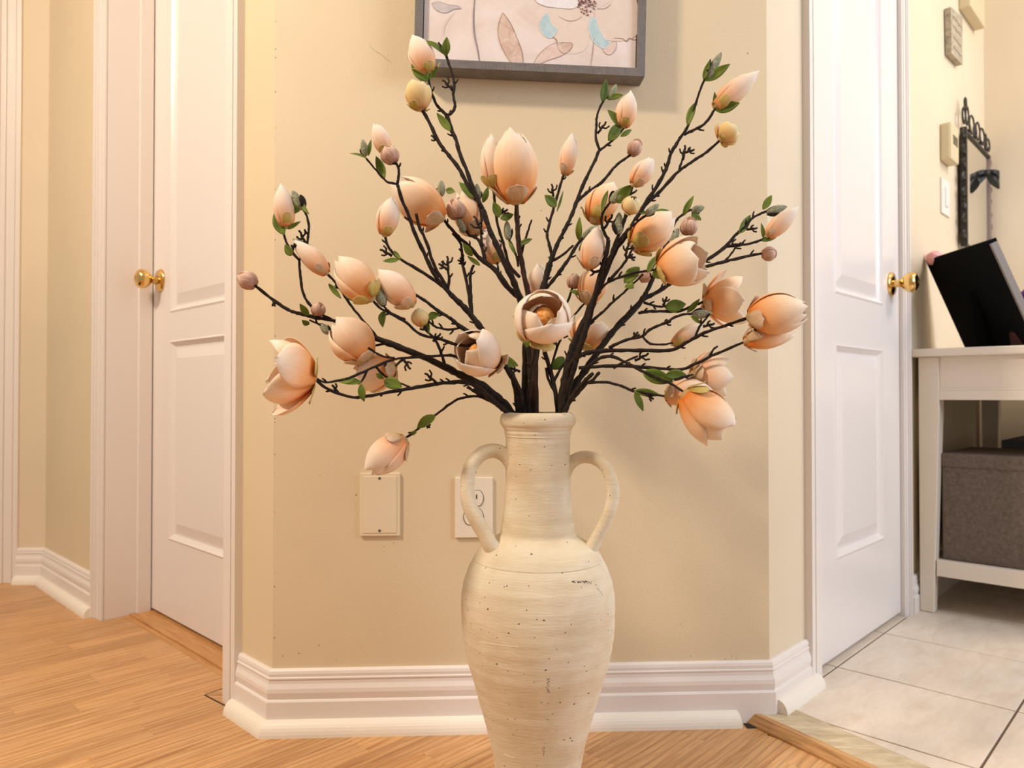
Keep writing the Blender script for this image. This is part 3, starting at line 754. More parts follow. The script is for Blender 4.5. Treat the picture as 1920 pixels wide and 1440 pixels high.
for v_ in bm.verts:   # hand-thrown unevenness
    a = math.atan2(v_.co.y-VY, v_.co.x-VX); k = uneven(a, v_.co.z)
    v_.co.x = VX+(v_.co.x-VX)*k; v_.co.y = VY+(v_.co.y-VY)*k
put(mesh_obj('vase_body', bm, VASEM, smooth=True), vase)
def handle(pl, w0, dy, flat):
    L = [at(x, y, VY+dyy) for x, y, dyy in catmull(pl, 7)]
    n = len(L); bm = bmesh.new()
    rr_ = [w0*K*(1+.38*abs(2*i/(n-1)-1)**5) for i in range(n)]
    tube(bm, L, rr_, 16, flat); put(mesh_obj('handle', bm, VASEM, smooth=True), vase)
handle([(962,868,-.005),(947,853,-.006),(925,845,-.008),(900,853,-.014),(882,876,-.020),(876,910,-.024),(879,943,-.028),(892,973,-.032),(910,1003,-.034),(922,1026,-.034),(945,1046,-.028)], 13, 0, 1.25)
handle([(1056,888,0),(1068,870,0),(1088,858,-.002),(1112,859,-.006),(1134,874,-.010),(1147,903,-.014),(1149,935,-.016),(1139,970,-.018),(1122,1004,-.018),(1104,1034,-.018),(1084,1052,-.012)], 11.3, 0, 1.35)

# charcoal scuffs and scratches: thin marks sunk in the surface
def on_vase(x, y, lift=.0003):
    """front surface point of the vase behind photo position x, y"""
    r = FW + UP*((720-y)/F_PX) + V(1, 0, 0)*((x-960)/F_PX)
    t0 = VY-.2
    for i in range(400):
        Y = VY-.16+i*.0005; p = V(0, 0, CAM_H)+r*(Y/r.y)
        d = math.hypot(p.x-VX, p.y-VY); R = None
        for (ra_, za), (rb_, zb_) in zip(pts, pts[1:]):
            if min(za, zb_) <= p.z <= max(za, zb_) and za != zb_:
                R = ra_+(rb_-ra_)*(p.z-za)/(zb_-za); break
        if R and d < R*uneven(math.atan2(p.y-VY, p.x-VX), p.z)+lift: return p
    return p
SCUFF = Mt('charcoal_scuff', srgb(66, 56, 46), .9).m; SCR = Mt('pale_scratch', srgb(240, 230, 205), .8).m
rs = random.Random(5); bm = bmesh.new()
def dab(x, y, r):
    p = on_vase(x, y); bmesh.ops.create_icosphere(bm, subdivisions=1, radius=r*K, matrix=Matrix.Translation(p) @ Matrix.Diagonal((1.3, .25, .7, 1)))
for i in range(40): dab(1073+i*.9+rs.uniform(-1, 1), 1090+rs.uniform(-1.6, 2.2)+i*.05, rs.uniform(.5, 1.5))
for i in range(10): dab(1117+i*1.4, 1098+i*1.9+rs.uniform(-2, 2), rs.uniform(.4, 1))
for i in range(16): dab(1027+rs.uniform(-3, 4), 1271+i*1.8, rs.uniform(.5, 1.3))
for i in range(12): dab(1018+rs.uniform(-2, 3), 1400+i*1.5, rs.uniform(.4, .9))
for x, y in ((915,1142),(973,1170),(951,1099),(1072,1389),(1057,1387),(1020,1163),(954,1187),(932,1245),(1103,1300),(1076,1320),(1050,1317)): dab(x, y, 1.7)
o = put(mesh_obj('charcoal_scuffs', bm, SCUFF, smooth=True), vase); o['kind'] = 'stuff'
bm = bmesh.new()
for L in ([(899,1203),(925,1208),(950,1211),(972,1213)], [(945,1413),(955,1418),(964,1421)], [(955,1050),(975,1053),(1010,1056),(1045,1055),(1075,1052)]):
    q = catmull(L, 4); tube(bm, [on_vase(x, y, .0001) for x, y in q], [.0005]*len(q), 5)
o = put(mesh_obj('scratches', bm, SCR), vase); o['kind'] = 'stuff'
# ------------------------------------------------------------ magnolia branches
def petal_mat(name, stops, vein=.08, rough=.6, trans=.22):
    m = Mt(name, stops[1][1], rough, spec=.25)
    uv = m.n('ShaderNodeUVMap', uv_map='UVMap'); sp = m.n('ShaderNodeSeparateXYZ'); m.l(uv.outputs[0], sp.inputs[0])
    nz_ = m.noise(m.coord('Object'), 38, 3, .5)
    ad = m.n('ShaderNodeMath', operation='MULTIPLY_ADD'); m.l(nz_, ad.inputs[0]); ad.inputs[1].default_value = .22; m.l(sp.outputs[1], ad.inputs[2])
    sb = m.n('ShaderNodeMath', operation='SUBTRACT'); m.l(ad.outputs[0], sb.inputs[0]); sb.inputs[1].default_value = .11
    col = m.ramp(sb.outputs[0], stops)
    # lengthwise veins
    mp = m.n('ShaderNodeMapping'); mp.inputs['Scale'].default_value = (26, 2.2, 1); m.l(uv.outputs[0], mp.inputs[0])
    v1 = m.noise(mp.outputs[0], 1.0, 3, .6, .8)
    col = m.mix(m.ramp(v1, [(.42, W1(vein)), (.60, W1(0))]), col, tuple(c*.72 for c in stops[0][1][:3])+(1,), 'MULTIPLY')
    m.color(col); m.bump(v1, .25, .0012)
    tr = m.n('ShaderNodeBsdfTranslucent'); m.l(col, tr.inputs[0]); mx = m.n('ShaderNodeMixShader'); mx.inputs[0].default_value = trans
    out = m.nt.nodes['Material Output']; m.l(m.b.outputs[0], mx.inputs[1]); m.l(tr.outputs[0], mx.inputs[2]); m.l(mx.outputs[0], out.inputs[0])
    return m.m
PET = {
 'peach': petal_mat('peach_petal', [(0, srgb(240, 140, 58)), (.19, srgb(253, 192, 130)), (.42, srgb(255, 221, 184)), (.75, srgb(255, 241, 222))]),
 'pale': petal_mat('pale_pink_petal', [(0, srgb(246, 170, 108)), (.20, srgb(254, 208, 168)), (.42, srgb(255, 234, 212)), (.8, srgb(255, 247, 236))]),
 'yellow': petal_mat('yellow_green_petal', [(0, srgb(226, 170, 116)), (.3, srgb(243, 212, 150)), (.7, srgb(247, 231, 178)), (1, srgb(250, 240, 212))]),
 'mauve': petal_mat('mauve_bud_petal', [(0, srgb(190, 146, 124)), (.35, srgb(224, 188, 168)), (.7, srgb(238, 210, 190)), (1, srgb(246, 230, 204))], .5, .8, .12),
 'sepal': petal_mat('sepal_skin', [(0, srgb(206, 176, 130)), (.4, srgb(220, 190, 158)), (.8, srgb(230, 204, 182)), (1, srgb(234, 216, 190))], .3, .8, .1),
 'sepaly': petal_mat('yellow_sepal_skin', [(0, srgb(190, 160, 80)), (.4, srgb(212, 188, 110)), (1, srgb(222, 206, 150))], .3, .8, .1)}
m = Mt('green_leaf', srgb(96, 128, 44), .5, spec=.3)
uv = m.n('ShaderNodeUVMap', uv_map='UVMap'); mp = m.n('ShaderNodeMapping'); mp.inputs['Scale'].default_value = (7, 9, 1); m.l(uv.outputs[0], mp.inputs[0])
nn = m.noise(m.coord('Object'), 30, 3); c0 = m.ramp(nn, [(.35, srgb(92, 112, 36)), (.65, srgb(132, 150, 62))])
v1 = m.noise(mp.outputs[0], 1, 3, .6, 1); m.color(c0); m.bump(v1, .4, .001)
tr = m.n('ShaderNodeBsdfTranslucent'); m.l(c0, tr.inputs[0]); mx = m.n('ShaderNodeMixShader'); mx.inputs[0].default_value = .2
m.l(m.b.outputs[0], mx.inputs[1]); m.l(tr.outputs[0], mx.inputs[2]); m.l(mx.outputs[0], m.nt.nodes['Material Output'].inputs[0]); LEAF = m.m
m = Mt('dark_bark', srgb(52, 38, 28), .75, spec=.3)
nn = m.noise(m.coord('Object'), 140, 5, .65); m.color(m.ramp(nn, [(.35, srgb(24, 17, 12)), (.62, srgb(44, 32, 24)), (.85, srgb(78, 62, 46))])); m.bump(nn, .8, .003); BARK = m.m
m = Mt('red_brown_bark', srgb(80, 50, 38), .7, spec=.3)
nn = m.noise(m.coord('Object', (1, 1, .2)), 160, 5, .65); m.color(m.ramp(nn, [(.35, srgb(40, 24, 18)), (.6, srgb(68, 42, 32)), (.8, srgb(92, 62, 46))])); m.bump(nn, .8, .003); BARKR = m.m
m = Mt('fuzzy_grey_bud', srgb(150, 158, 142), .95, spec=.1)
nn = m.noise(m.coord('Object'), 420, 3, .7); m.color(m.ramp(nn, [(.35, srgb(120, 122, 98)), (.6, srgb(168, 170, 146)), (.75, srgb(206, 206, 184))])); m.bump(nn, 1, .002); FUZZ = m.m
m = Mt('orange_stamens', srgb(214, 130, 50), .7)
nn = m.noise(m.coord('Object'), 260, 3, .7); m.color(m.ramp(nn, [(.4, srgb(226, 130, 50)), (.6, srgb(246, 186, 104))])); STAM = m.m

MX, MY = 1004, 775
def depth(x, y, k, k2=0):
    d = math.hypot(x-MX, y-MY)/500
    return VY + k*d + k2*d*d
prs = random.Random(21)
def petal(parent, M, L, R, phi, half, openn, prof, mat, shrink=1.0, name='petal', curl=0.0, z0=0.0, nu=9, nv=12, notch=0):
    """a cupped petal about the flower's own axis; phi its side, openn how far it leans out"""
    bm = bmesh.new(); uvl = bm.loops.layers.uv.new('UVMap'); grid = []
    c0, s0 = math.cos(phi), math.sin(phi)
    for j in range(nv):
        t = 1-(1-j/(nv-1))**1.45
        a0, a1 = prof; rad = R*shrink*max(.05, math.sin(math.pi*(a0+(a1-a0)*t)))**.75
        q_ = min(1.0, .30+.70*t) ; hw = half*max(0.0, 1-abs(2*q_**.80-1)**3.8)**.5 if t < 1 else half*.06
        row = []
        for i in range(nu):
            u = 2*i/(nu-1)-1; a = hw*u
            rr_ = rad*(1+curl*u*u*t)*(1+.05*u)
            x, y, z = rr_*math.cos(a), rr_*math.sin(a), z0 + L*(t - .05*u*u*t)
            # lean outwards about the base
            ca, sa = math.cos(openn*(.5+.5*t)), math.sin(openn*(.5+.5*t)); x, z = x*ca+z*sa, z*ca-x*sa*.5
            X, Y = x*c0-y*s0, x*s0+y*c0
            row.append(bm.verts.new(M @ V(X, Y, z)))
        grid.append(row)
    for j in range(nv-1):
        for i in range(nu-1):
            f = bm.faces.new((grid[j][i], grid[j][i+1], grid[j+1][i+1], grid[j+1][i]))
            for lp, (ii, jj) in zip(f.loops, ((i, j), (i+1, j), (i+1, j+1), (i, j+1))): lp[uvl].uv = (ii/(nu-1), jj/(nv-1))
    o = mesh_obj(name, bm, mat, parent, True)
    sd = o.modifiers.new('thickness', 'SOLIDIFY'); sd.thickness = .0007
    return o
def axis_frame(p0, p1, twist=0):
    z = (p1-p0).normalized(); x = V(0, -1, 0); x = x - z*x.dot(z)
    if x.length < .05: x = V(0, 0, -1) - z*V(0, 0, -1).dot(z)
    x.normalize(); y = z.cross(x)
    M = Matrix((x, y, z)).transposed().to_4x4() @ Matrix.Rotation(twist, 4, 'Z'); M.translation = p0; return M
def flower(root, k, kind, bx, by, tx, ty, wpx, openn=0.0, dz=0.0, twist=None, db=0.0):
    Yb = depth(bx, by, *k)+db; p0 = at(bx, by, Yb); Yt = Yb+dz; p1 = at(tx, ty, Yt)
    L = (p1-p0).length; R = wpx/2/F_PX*(Yb+Yt)/2
    tw = prs.uniform(-.5, .5) if twist is None else twist
    M = axis_frame(p0, p1, tw)
    bm = bmesh.new()
    if kind == 'bud':       # grey furry bud with a dark scale
        lathe(bm, [(0, 0), (R*.5, L*.02), (R*.85, L*.18), (R, L*.38), (R*.9, L*.6), (R*.6, L*.82), (R*.25, L*.96), (0, L)], seg=12, mat=M)
        o = mesh_obj('grey_bud', bm, FUZZ, None, True); put(o, root)
        petal(o, M, L*.62, R*1.25, prs.uniform(1.2, 5), .8, .12, (.12, .75), BARK, name='bud_scale', nu=4, nv=5)
        return o
    if kind == 'mauve':
        lathe(bm, [(0, -L*.02), (R*.5, 0), (R*.8, L*.2), (R*.88, L*.5), (R*.7, L*.8), (R*.3, L*.95), (0, L*.97)], seg=14, mat=M)
        o = mesh_obj('closed_bud', bm, PET['mauve'], None, True); put(o, root)
        for q in range(4): petal(o, M, L*(.92+.1*prs.random()), R*1.02, q*1.57+prs.uniform(-.2, .2), .95, prs.uniform(-.02, .10), (.16, .95), PET['mauve'], nu=5, nv=7, curl=.05)
        return o
    small = wpx < 44
    lathe(bm, [(0, -.004), (R*.16, -.003), (R*.34, L*.01), (R*.42, L*.05), (R*.30, L*.09), (0, L*.10)], seg=12, mat=M)
    o = mesh_obj('magnolia_flower', bm, PET['sepal'], None, True); put(o, root)
    mat = PET[kind]
    pf = (.11, .93) if openn < .08 else (.11, .80)
    if small and kind != 'yellow': pf = (.13, .965)
    if dz < -.04: pf = (.11, .83)
    n_out = 3
    for q in range(3):
        petal(o, M, L*(1+prs.uniform(-.03, .02)-.035*q), R, q*2.094, (1.25 if openn < .2 else .88), openn+prs.uniform(-.02, .06)*(1 if openn < .2 else 4), pf, mat, curl=.03)
    for q in range(3):
        petal(o, M, L*(.97+prs.uniform(-.05, .04)), R*.88, q*2.094+1.047, 1.15, openn*.6+prs.uniform(-.02, .03), (.12, .9) if dz < -.04 else pf, PET['peach'] if dz < -.04 else mat, curl=.02)
    if openn > .05 or abs(dz) > .04:
        for q in range(2): petal(o, M, L*.74, R*.62, q*3.14+.5, 1.1, openn*.2, (.12, .86), PET['peach'])
        cr = 1.9 if dz < -.04 else 1.0
        bm = bmesh.new(); lathe(bm, [(0, 0), (R*.22*cr, L*.05), (R*.26*cr, L*.25*cr**.5), (R*.18*cr, L*.42*cr**.6), (0, L*.50*cr**.6)], seg=12, mat=M); mesh_obj('stamens', bm, STAM, o, True)
    sm = PET['sepaly'] if prs.random() < .4 or kind == 'yellow' else PET['sepal']
    for q in range(2 if small else 3):
        petal(o, M, L*prs.uniform(.20, .32), R*.85, q*2.4+prs.uniform(-.5, .5), .62, openn+prs.uniform(.08, .42), (.12, .55), sm, name='sepal', nu=5, nv=6, curl=.1)
    return o
def leaf(root, k, bx, by, tx, ty, wpx, tilt=None):
    Yb = depth(bx, by, *k)-.002; p0 = at(bx, by, Yb); p1 = at(tx, ty, Yb + prs.uniform(-.012, .008))
    L = (p1-p0).length; Wd = wpx/F_PX*Yb; M = axis_frame(p0, p1, prs.uniform(-.5, .5) if tilt is None else tilt)
    bm = bmesh.new(); uvl = bm.loops.layers.uv.new('UVMap'); g = []; nu, nv = 5, 9; bend = prs.uniform(-.15, .25)
    for j in range(nv):
        t = j/(nv-1); hw = Wd*.5*math.sin(math.pi*min(1, t**.85))**.8 if 0 < t < 1 else .0004
        row = []
        for i in range(nu):
            u = 2*i/(nu-1)-1
            row.append(bm.verts.new(M @ V(abs(u)*hw*.35 + bend*L*math.sin(math.pi*t)*.5, u*hw, L*t)))
        g.append(row)
    for j in range(nv-1):
        for i in range(nu-1):
            f = bm.faces.new((g[j][i], g[j][i+1], g[j+1][i+1], g[j+1][i]))
            for lp, (ii, jj) in zip(f.loops, ((i, j), (i+1, j), (i+1, j+1), (i, j+1))): lp[uvl].uv = (ii/(nu-1), jj/(nv-1))
    o = put(mesh_obj('leaf', bm, LEAF, None, True), root)
    sd = o.modifiers.new('thickness', 'SOLIDIFY'); sd.thickness = .0005
def twig(root, k, r0, r1, P, name='twig', mat=None, spurs=True, down=False):
    Q = catmull([(float(x), float(y)) for x, y in P], 5)
    pts_, rad = [], []; n = len(Q)
    for i, (x, y) in enumerate(Q):
        t = i/(n-1); Y = depth(x, y, *k); r = (r0+(r1-r0)*t)/F_PX*Y
        j = .45 if 0 < i < n-1 else 0
        pts_.append(at(x+prs.uniform(-j, j), y+prs.uniform(-j, j), Y)); rad.append(r*prs.uniform(.88, 1.22))
    if down:   # carry the stem on down inside the neck
        p = pts_[0]; q = V(VX+(p.x-VX)*.5, VY+(p.y-VY)*.5, p.z-.10); pts_ = [q]+pts_; rad = [rad[0]]+rad
    bm = bmesh.new(); rad = [r*.9 for r in rad]; tube(bm, pts_, rad, 8)
    if spurs:
        i = 3
        while i < len(pts_)-3:
            if prs.random() < .20:
                d = (pts_[i+1]-pts_[i-1]).normalized(); s = d.cross(V(0, 1, 0)).normalized()*prs.choice((-1, 1))
                ln = prs.uniform(.003, .009); q = pts_[i] + (s*.75+d*.8).normalized()*(ln+rad[i])
                tube(bm, [pts_[i], (pts_[i]+q)/2+s*.001, q], [.0018, .0014, .0010], 6)
            i += prs.choice((2, 3, 4))
    return put(mesh_obj(name, bm, mat or BARK, None, True), root)
def antler(root, k, x, y, ax, ay):
    """little forked spur: from x,y towards ax,ay, three prongs"""
    Y = depth(x, y, *k); bm = bmesh.new(); dx, dy = ax-x, ay-y; L = math.hypot(dx, dy)
    def pt(u, v): return at(x+dx*u-dy*v, y+dy*u+dx*v, Y-.003*u)
    tube(bm, [pt(0, 0), pt(.3, .04), pt(.55, 0), pt(.8, .06), pt(1, .0)], [.0022, .0018, .0019, .0016, .0015], 6)
    tube(bm, [pt(.5, 0), pt(.62, .28), pt(.9, .38)], [.0016, .0014, .0013], 6)
    tube(bm, [pt(.35, .02), pt(.5, -.22), pt(.72, -.30)], [.0016, .0014, .0013], 6)
    put(mesh_obj('forked_spur', bm, BARK, None, True), root)

BRANCHES = [
 ('upper left branch crossing the corner of the grey picture frame', (.02, 0), dict(
  main=(7.5, 5, [(998,785),(996,700),(991,640),(984,590),(968,540),(950,500),(932,462),(918,430),(905,392)]),
  tw=[(4.5,3.2,[(905,392),(888,356),(876,322),(862,288),(855,262),(846,240),(839,216)]),
      (3.4,2.2,[(839,216),(847,211),(853,200),(850,178),(852,162),(849,141),(841,118),(834,97),(822,80)]),
      (3,2.4,[(839,216),(821,200),(809,173),(804,150),(806,138)]),
      (4.5,3.2,[(900,385),(892,368),(878,350),(860,315),(842,292),(823,267),(808,235),(797,215),(789,203)]),
      (2.6,1.8,[(857,268),(845,245),(838,225),(833,212)])],
  fl=[('yellow',788,205,783,156,46,.12),('pale',805,138,775,68,48,0)],
  bu=[], lf=[(835,106,838,69,16),(832,102,793,77,13),(803,152,771,120,26),(805,150,821,124,12),(846,246,819,212,15)],
  an=[(849,170,829,150),(823,267,808,254)])),
 ('upright red-brown branch with the largest closed flower', (-.10, 0), dict(
  main=(7.0, 4.4, [(1004,785),(1003,720),(1002,650),(1000,600),(989,545),(980,502),(973,460),(970,420),(968,382)]), rb=True,
  tw=[(3.2,2.6,[(975,520),(955,497),(943,454),(932,415),(927,370),(926,352)]),(2.6,1.8,[(977,480),(984,452),(991,430),(997,412)]),
      (2.6,2,[(972,500),(968,480),(960,460),(953,448)])],
  fl=[('pale',926,352,919,252,44,0),('peach',967,380,960,243,88,.0,-.01)],
  bu=[('bud',953,450,950,413,15)],
  lf=[(936,408,925,378,17),(938,410,963,402,15),(975,458,998,448,11),(953,452,966,478,7)], an=[(936,402,952,392)])),
 ('slender centre right branch with a grey bud below the frame corner', (.06, 0), dict(
  main=(7.5, 6, [(996,785),(999,720),(1006,650),(1012,590),(1018,545),(1025,515),(1031,495)]),
  tw=[(3.2,2.4,[(1031,495),(1034,479),(1029,455),(1026,437),(1034,405),(1041,380),(1050,350),(1056,330),(1060,325)]),
      (4.5,3,[(1031,495),(1044,460),(1058,432),(1070,408),(1080,381),(1092,350),(1104,324),(1116,300),(1124,280)]),
      (2.8,2,[(1124,280),(1117,259),(1118,235),(1120,215),(1131,190),(1142,180)]),
      (2.8,2,[(1124,282),(1138,272),(1150,262),(1160,252),(1170,240)]),
      (3.4,2.4,[(1082,378),(1100,362),(1128,342),(1145,322),(1160,306),(1182,291)]),
      (4,3,[(1025,540),(1045,515),(1065,488),(1080,462),(1093,446)]),(3,2,[(1033,490),(1055,478),(1075,460)])],
  fl=[('pale',1060,327,1073,250,31,0),('pale',1168,238,1180,172,38,0),('mauve',1183,290,1199,261,28,0)],
  bu=[('bud',1142,185,1156,158,14),('bud',1092,447,1122,421,15)],
  lf=[(1043,388,1021,366,20),(1044,397,1056,358,5),(1129,192,1137,148,17),(1138,184,1168,178,12),(1163,238,1139,206,20),(1140,264,1163,231,22),(1163,256,1184,243,10),(1086,452,1087,407,13),(1085,470,1104,448,12)],
  an=[(1037,372,1034,345),(1120,250,1136,228)])),
 ('tall right branch rising highest beside the white door casing', (-.05, 0), dict(
  main=(8.5, 5.5, [(1054,780),(1056,730),(1064,690),(1075,650),(1096,603),(1114,560),(1130,525),(1151,473),(1180,431)]),
  tw=[(4.6,3,[(1180,431),(1206,388),(1229,353),(1245,325),(1252,308),(1258,288),(1272,264),(1288,240)]),
      (3,2.2,[(1288,240),(1299,212),(1308,182),(1316,160),(1322,147)]),
      (3.2,2.4,[(1283,252),(1300,244),(1316,236),(1329,223),(1341,203)]),
      (4,2.6,[(1190,415),(1209,385),(1234,362),(1258,336),(1275,319),(1300,302),(1326,284),(1351,262)]),
      (2.4,1.8,[(1273,318),(1279,300),(1282,285)])],
  fl=[('pale',1341,200,1418,134,40,0),('yellow',1351,261,1375,240,42,.35)],
  bu=[('bud',1325,148,1353,98,18)],
  lf=[(1319,150,1330,114,11),(1321,152,1369,120,19),(1289,236,1304,192,15),(1341,205,1340,172,8),(1342,208,1387,193,20),(1213,410,1253,394,19),(1212,406,1196,394,12)],
  an=[(1280,300,1284,272),(1283,286,1302,280)])),
 ('crowded centre right branch with an open yellow bud', (-.12, 0), dict(
  main=(6.5, 4.5, [(1050,785),(1064,730),(1082,670),(1098,620),(1112,570),(1122,530),(1130,500),(1138,470),(1141,450)]),
  tw=[(3.5,2.4,[(1141,450),(1132,434),(1127,415),(1130,400),(1137,388),(1145,378)]),
      (4,3,[(1133,505),(1146,478),(1154,455),(1166,425),(1174,405),(1179,395)]),
      (2.6,2,[(1152,465),(1158,450),(1160,438)]),(3,2,[(1130,505),(1115,510),(1103,502)]),
      (3,2,[(1141,527),(1166,499),(1180,478),(1188,463)]),(2.4,1.8,[(1166,430),(1178,380),(1188,345)]),
      (3,2.2,[(1113,560),(1135,533),(1160,521),(1195,511),(1232,506)]),
      (3,2,[(1100,610),(1128,587),(1145,570),(1160,557),(1174,544),(1206,514)]),
      (2.4,2,[(1170,440),(1190,420),(1212,404)])],
  fl=[('peach',1112,413,1149,347,58,.02,.02,None,.05),('pale',1188,346,1223,296,38,0),('peach',1188,463,1262,403,68,.0,.01,None,.035),('pale',1103,503,1121,425,44,0),
      ('yellow',1179,398,1190,368,36,.0,-.02),('peach',1238,507,1325,478,84,.10,-.035)],
  bu=[('bud',1145,380,1171,352,19),('bud',1160,440,1161,398,20),('bud',1210,403,1236,383,15)],
  lf=[(1128,395,1140,357,10),(1157,381,1184,347,26),(1170,531,1199,501,24),(1174,534,1188,541,20),(1214,512,1238,477,15),(1226,506,1238,523,17)],
  an=[(1133,428,1148,402),(1172,480,1178,455),(1175,482,1192,482)])),
 ('right branch forking towards the door casing at mid height', (.03, 0), dict(
  main=(7.5, 5.5, [(1052,785),(1064,747),(1082,715),(1101,690),(1128,649),(1160,610),(1197,571),(1212,550)]),
  tw=[(4.4,3.4,[(1208,560),(1230,549),(1256,532),(1282,512),(1308,497),(1340,478),(1361,462)]),
      (3.4,2.2,[(1361,462),(1382,438),(1400,423),(1412,408),(1437,396)]),
      (3.2,2.2,[(1361,462),(1391,459),(1413,455),(1436,446)]),
      (3.6,2.6,[(1300,505),(1330,498),(1356,491),(1390,483),(1428,475)]),
      (2.2,1.6,[(1358,490),(1372,475),(1380,462)]),
      (4.4,3.4,[(1205,562),(1216,540),(1226,518),(1240,480),(1256,440)]),(3,2.2,[(1256,440),(1264,420),(1275,406),(1296,393)]),(2.4,2,[(1262,470),(1278,455),(1290,440)]),
      (3.2,2.4,[(1197,587),(1218,584),(1250,584),(1275,583),(1300,573),(1322,565)]),
      (2.6,2,[(1207,567),(1225,573),(1243,575),(1255,570)])],
  fl=[('pale',1438,443,1492,388,32,0),('mauve',1430,476,1457,476,28,.0),('mauve',1288,440,1297,406,32,0),('peach',1322,565,1402,560,70,.62)],
  bu=[('bud',1437,398,1476,387,16),('bud',1297,396,1321,388,16),('bud',1257,458,1272,428,17)],
  lf=[(1281,405,1301,367,12),(1296,402,1315,413,14),(1385,438,1407,403,17),(1430,393,1447,366,14),(1431,446,1427,418,8),(1427,452,1455,446,9),(1246,577,1286,570,24),(1288,586,1312,560,12)],
  an=[(1362,462,1390,455),(1400,430,1420,427),(1243,573,1250,556),(1255,455,1262,432)])),
 ('low right branch ending in the large orange-pink flower pair', (-.12, 0), dict(
  main=(6.5, 4.5, [(1052,790),(1056,755),(1062,710),(1068,685),(1085,668),(1110,660),(1149,657)]),
  tw=[(4,3,[(1149,657),(1200,657),(1255,657),(1286,643),(1321,624),(1367,608),(1403,596)]),
      (2.8,1.8,[(1302,635),(1312,612),(1322,600),(1331,588)]),
      (3.6,2.6,[(1085,690),(1110,688),(1160,686),(1229,690),(1275,693),(1302,683),(1344,663),(1396,641)]),
      (2.4,1.8,[(1330,668),(1338,655),(1346,649)]),
      (3.2,2.4,[(1142,652),(1172,638),(1203,631),(1218,618),(1243,607),(1273,592),(1297,588)]),
      (2.6,2,[(1206,632),(1218,644),(1240,646),(1262,643)]),(2.6,2,[(1150,690),(1172,678),(1196,668)])],
  fl=[('pale',1262,645,1320,605,30,0,0,None,.04),('peach',1398,640,1487,622,44,.02,.02),('peach',1404,596,1518,580,76,.03,-.02)],
  bu=[('bud',1298,590,1336,588,17)],
  lf=[(1295,592,1316,608,8)],
  an=[(1318,612,1340,606),(1240,608,1258,602),(1186,634,1196,622),(1190,676,1216,662)])),
 ('lowest right branch with drooping pale peach flowers', (-.17, 0), dict(
  main=(6, 4, [(1054,790),(1062,765),(1076,740),(1095,716),(1112,700)]),
  tw=[(3.4,2.6,[(1100,690),(1124,672),(1149,669),(1180,683),(1206,697),(1235,710),(1263,722),(1286,738)]),
      (3,2.2,[(1098,718),(1137,717),(1165,724),(1188,733),(1215,738),(1245,743)]),
      (3.4,3,[(1064,760),(1080,742),(1097,722),(1112,712),(1124,698)]),(2.6,2,[(1265,712),(1285,706),(1300,702)])],
  fl=[('pale',1298,702,1362,706,64,.5,.01,None,.05),('pale',1249,743,1330,728,52,.18,.0,None,.03),('peach',1284,738,1360,812,80,.12)],
  bu=[], lf=[(1204,698,1262,716,28),(1248,702,1288,704,22),(1188,733,1238,741,15),(1190,735,1206,771,14)],
  an=[(1212,740,1226,748)])),
 ('middle branch behind the front flower with half hidden peach blooms', (.15, 0), dict(
  main=(5, 4, [(1048,785),(1040,728),(1032,696),(1022,662),(1016,640)]),
  tw=[(3,2.2,[(1037,718),(1052,690),(1068,668),(1090,650)]),(2.6,2,[(1032,696),(1045,650),(1070,600),(1098,567)]),(2.4,2,[(1016,640),(1008,600),(1004,565)]),
      (2.4,2,[(1050,640),(1060,580),(1068,555),(1073,540)]),(3,2.5,[(1051,752),(1040,735),(1028,710),(1024,690)])],
  fl=[('peach',1092,652,1118,596,66,.22),('peach',1100,568,1126,492,54,.06),('pale',1005,565,1010,492,38,0),('mauve',1073,540,1079,512,26,0),('mauve',1200,524,1232,506,24,0)],
  bu=[], lf=[(1020,660,1032,626,28),(1058,670,1032,692,24),(1000,645,984,632,12),(1068,545,1100,556,10)],
  an=[(1040,640,1060,620)])),
 ('short front branch holding the wide open flower at the centre', (-.45, 0), dict(
  main=(4.5, 3.6, [(990,785),(992,740),(997,690),(1006,650),(1014,620)]),
  tw=[],
  fl=[('pale',1015,616,1024,574,104,.05,-.055,.4)],
  bu=[], lf=[(988,652,984,628,15),(1012,640,1038,625,22)], an=[(1012,650,1040,630),(975,610,970,583)])),
 ('left centre branch with the cup shaped flower beside the vase neck', (-.10, 0), dict(
  main=(7, 5.5, [(974,785),(968,728),(952,691),(930,665),(905,621),(888,597),(866,572),(845,552)]),
  tw=[(4.5,3.2,[(845,552),(817,518),(795,474),(776,433),(765,401),(752,370),(745,345)]),
      (3.2,2.2,[(745,345),(748,322),(745,310),(738,300)]),(2.6,2,[(745,345),(725,340),(702,315),(686,296)]),
      (3.4,2.4,[(844,549),(822,531),(788,508),(751,486),(733,470),(725,455),(722,440)]),
      (3,2.2,[(840,546),(842,520),(838,502)]),(3,2.2,[(952,691),(940,682),(928,678)]),(2.4,1.8,[(738,303),(730,298),(726,286)]),
      (3.4,3,[(840,540),(815,500),(800,455),(786,425),(780,400)])],
  fl=[('mauve',737,305,723,274,34,0),('pale',725,288,703,232,32,0,0,None,.02),('pale',721,440,735,366,42,.0),('pale',922,678,868,645,86,.04,-.055,.6)],
  bu=[('bud',686,292,680,261,15)],
  lf=[(722,334,705,293,19),(687,297,656,288,6),(691,292,696,262,8),(930,672,972,686,22),(748,487,718,490,12),(738,470,752,487,8)],
  an=[(838,505,822,495),(840,508,838,480),(735,480,712,468),(975,697,955,690)])),
 ('upper centre left branch with clustered cream buds', (.06, 0), dict(
  main=(7, 5, [(982,785),(984,720),(986,650),(982,600),(976,563),(950,536),(928,506),(898,483)]),
  tw=[(4,3,[(898,483),(880,462),(863,447),(845,428),(830,410)]),
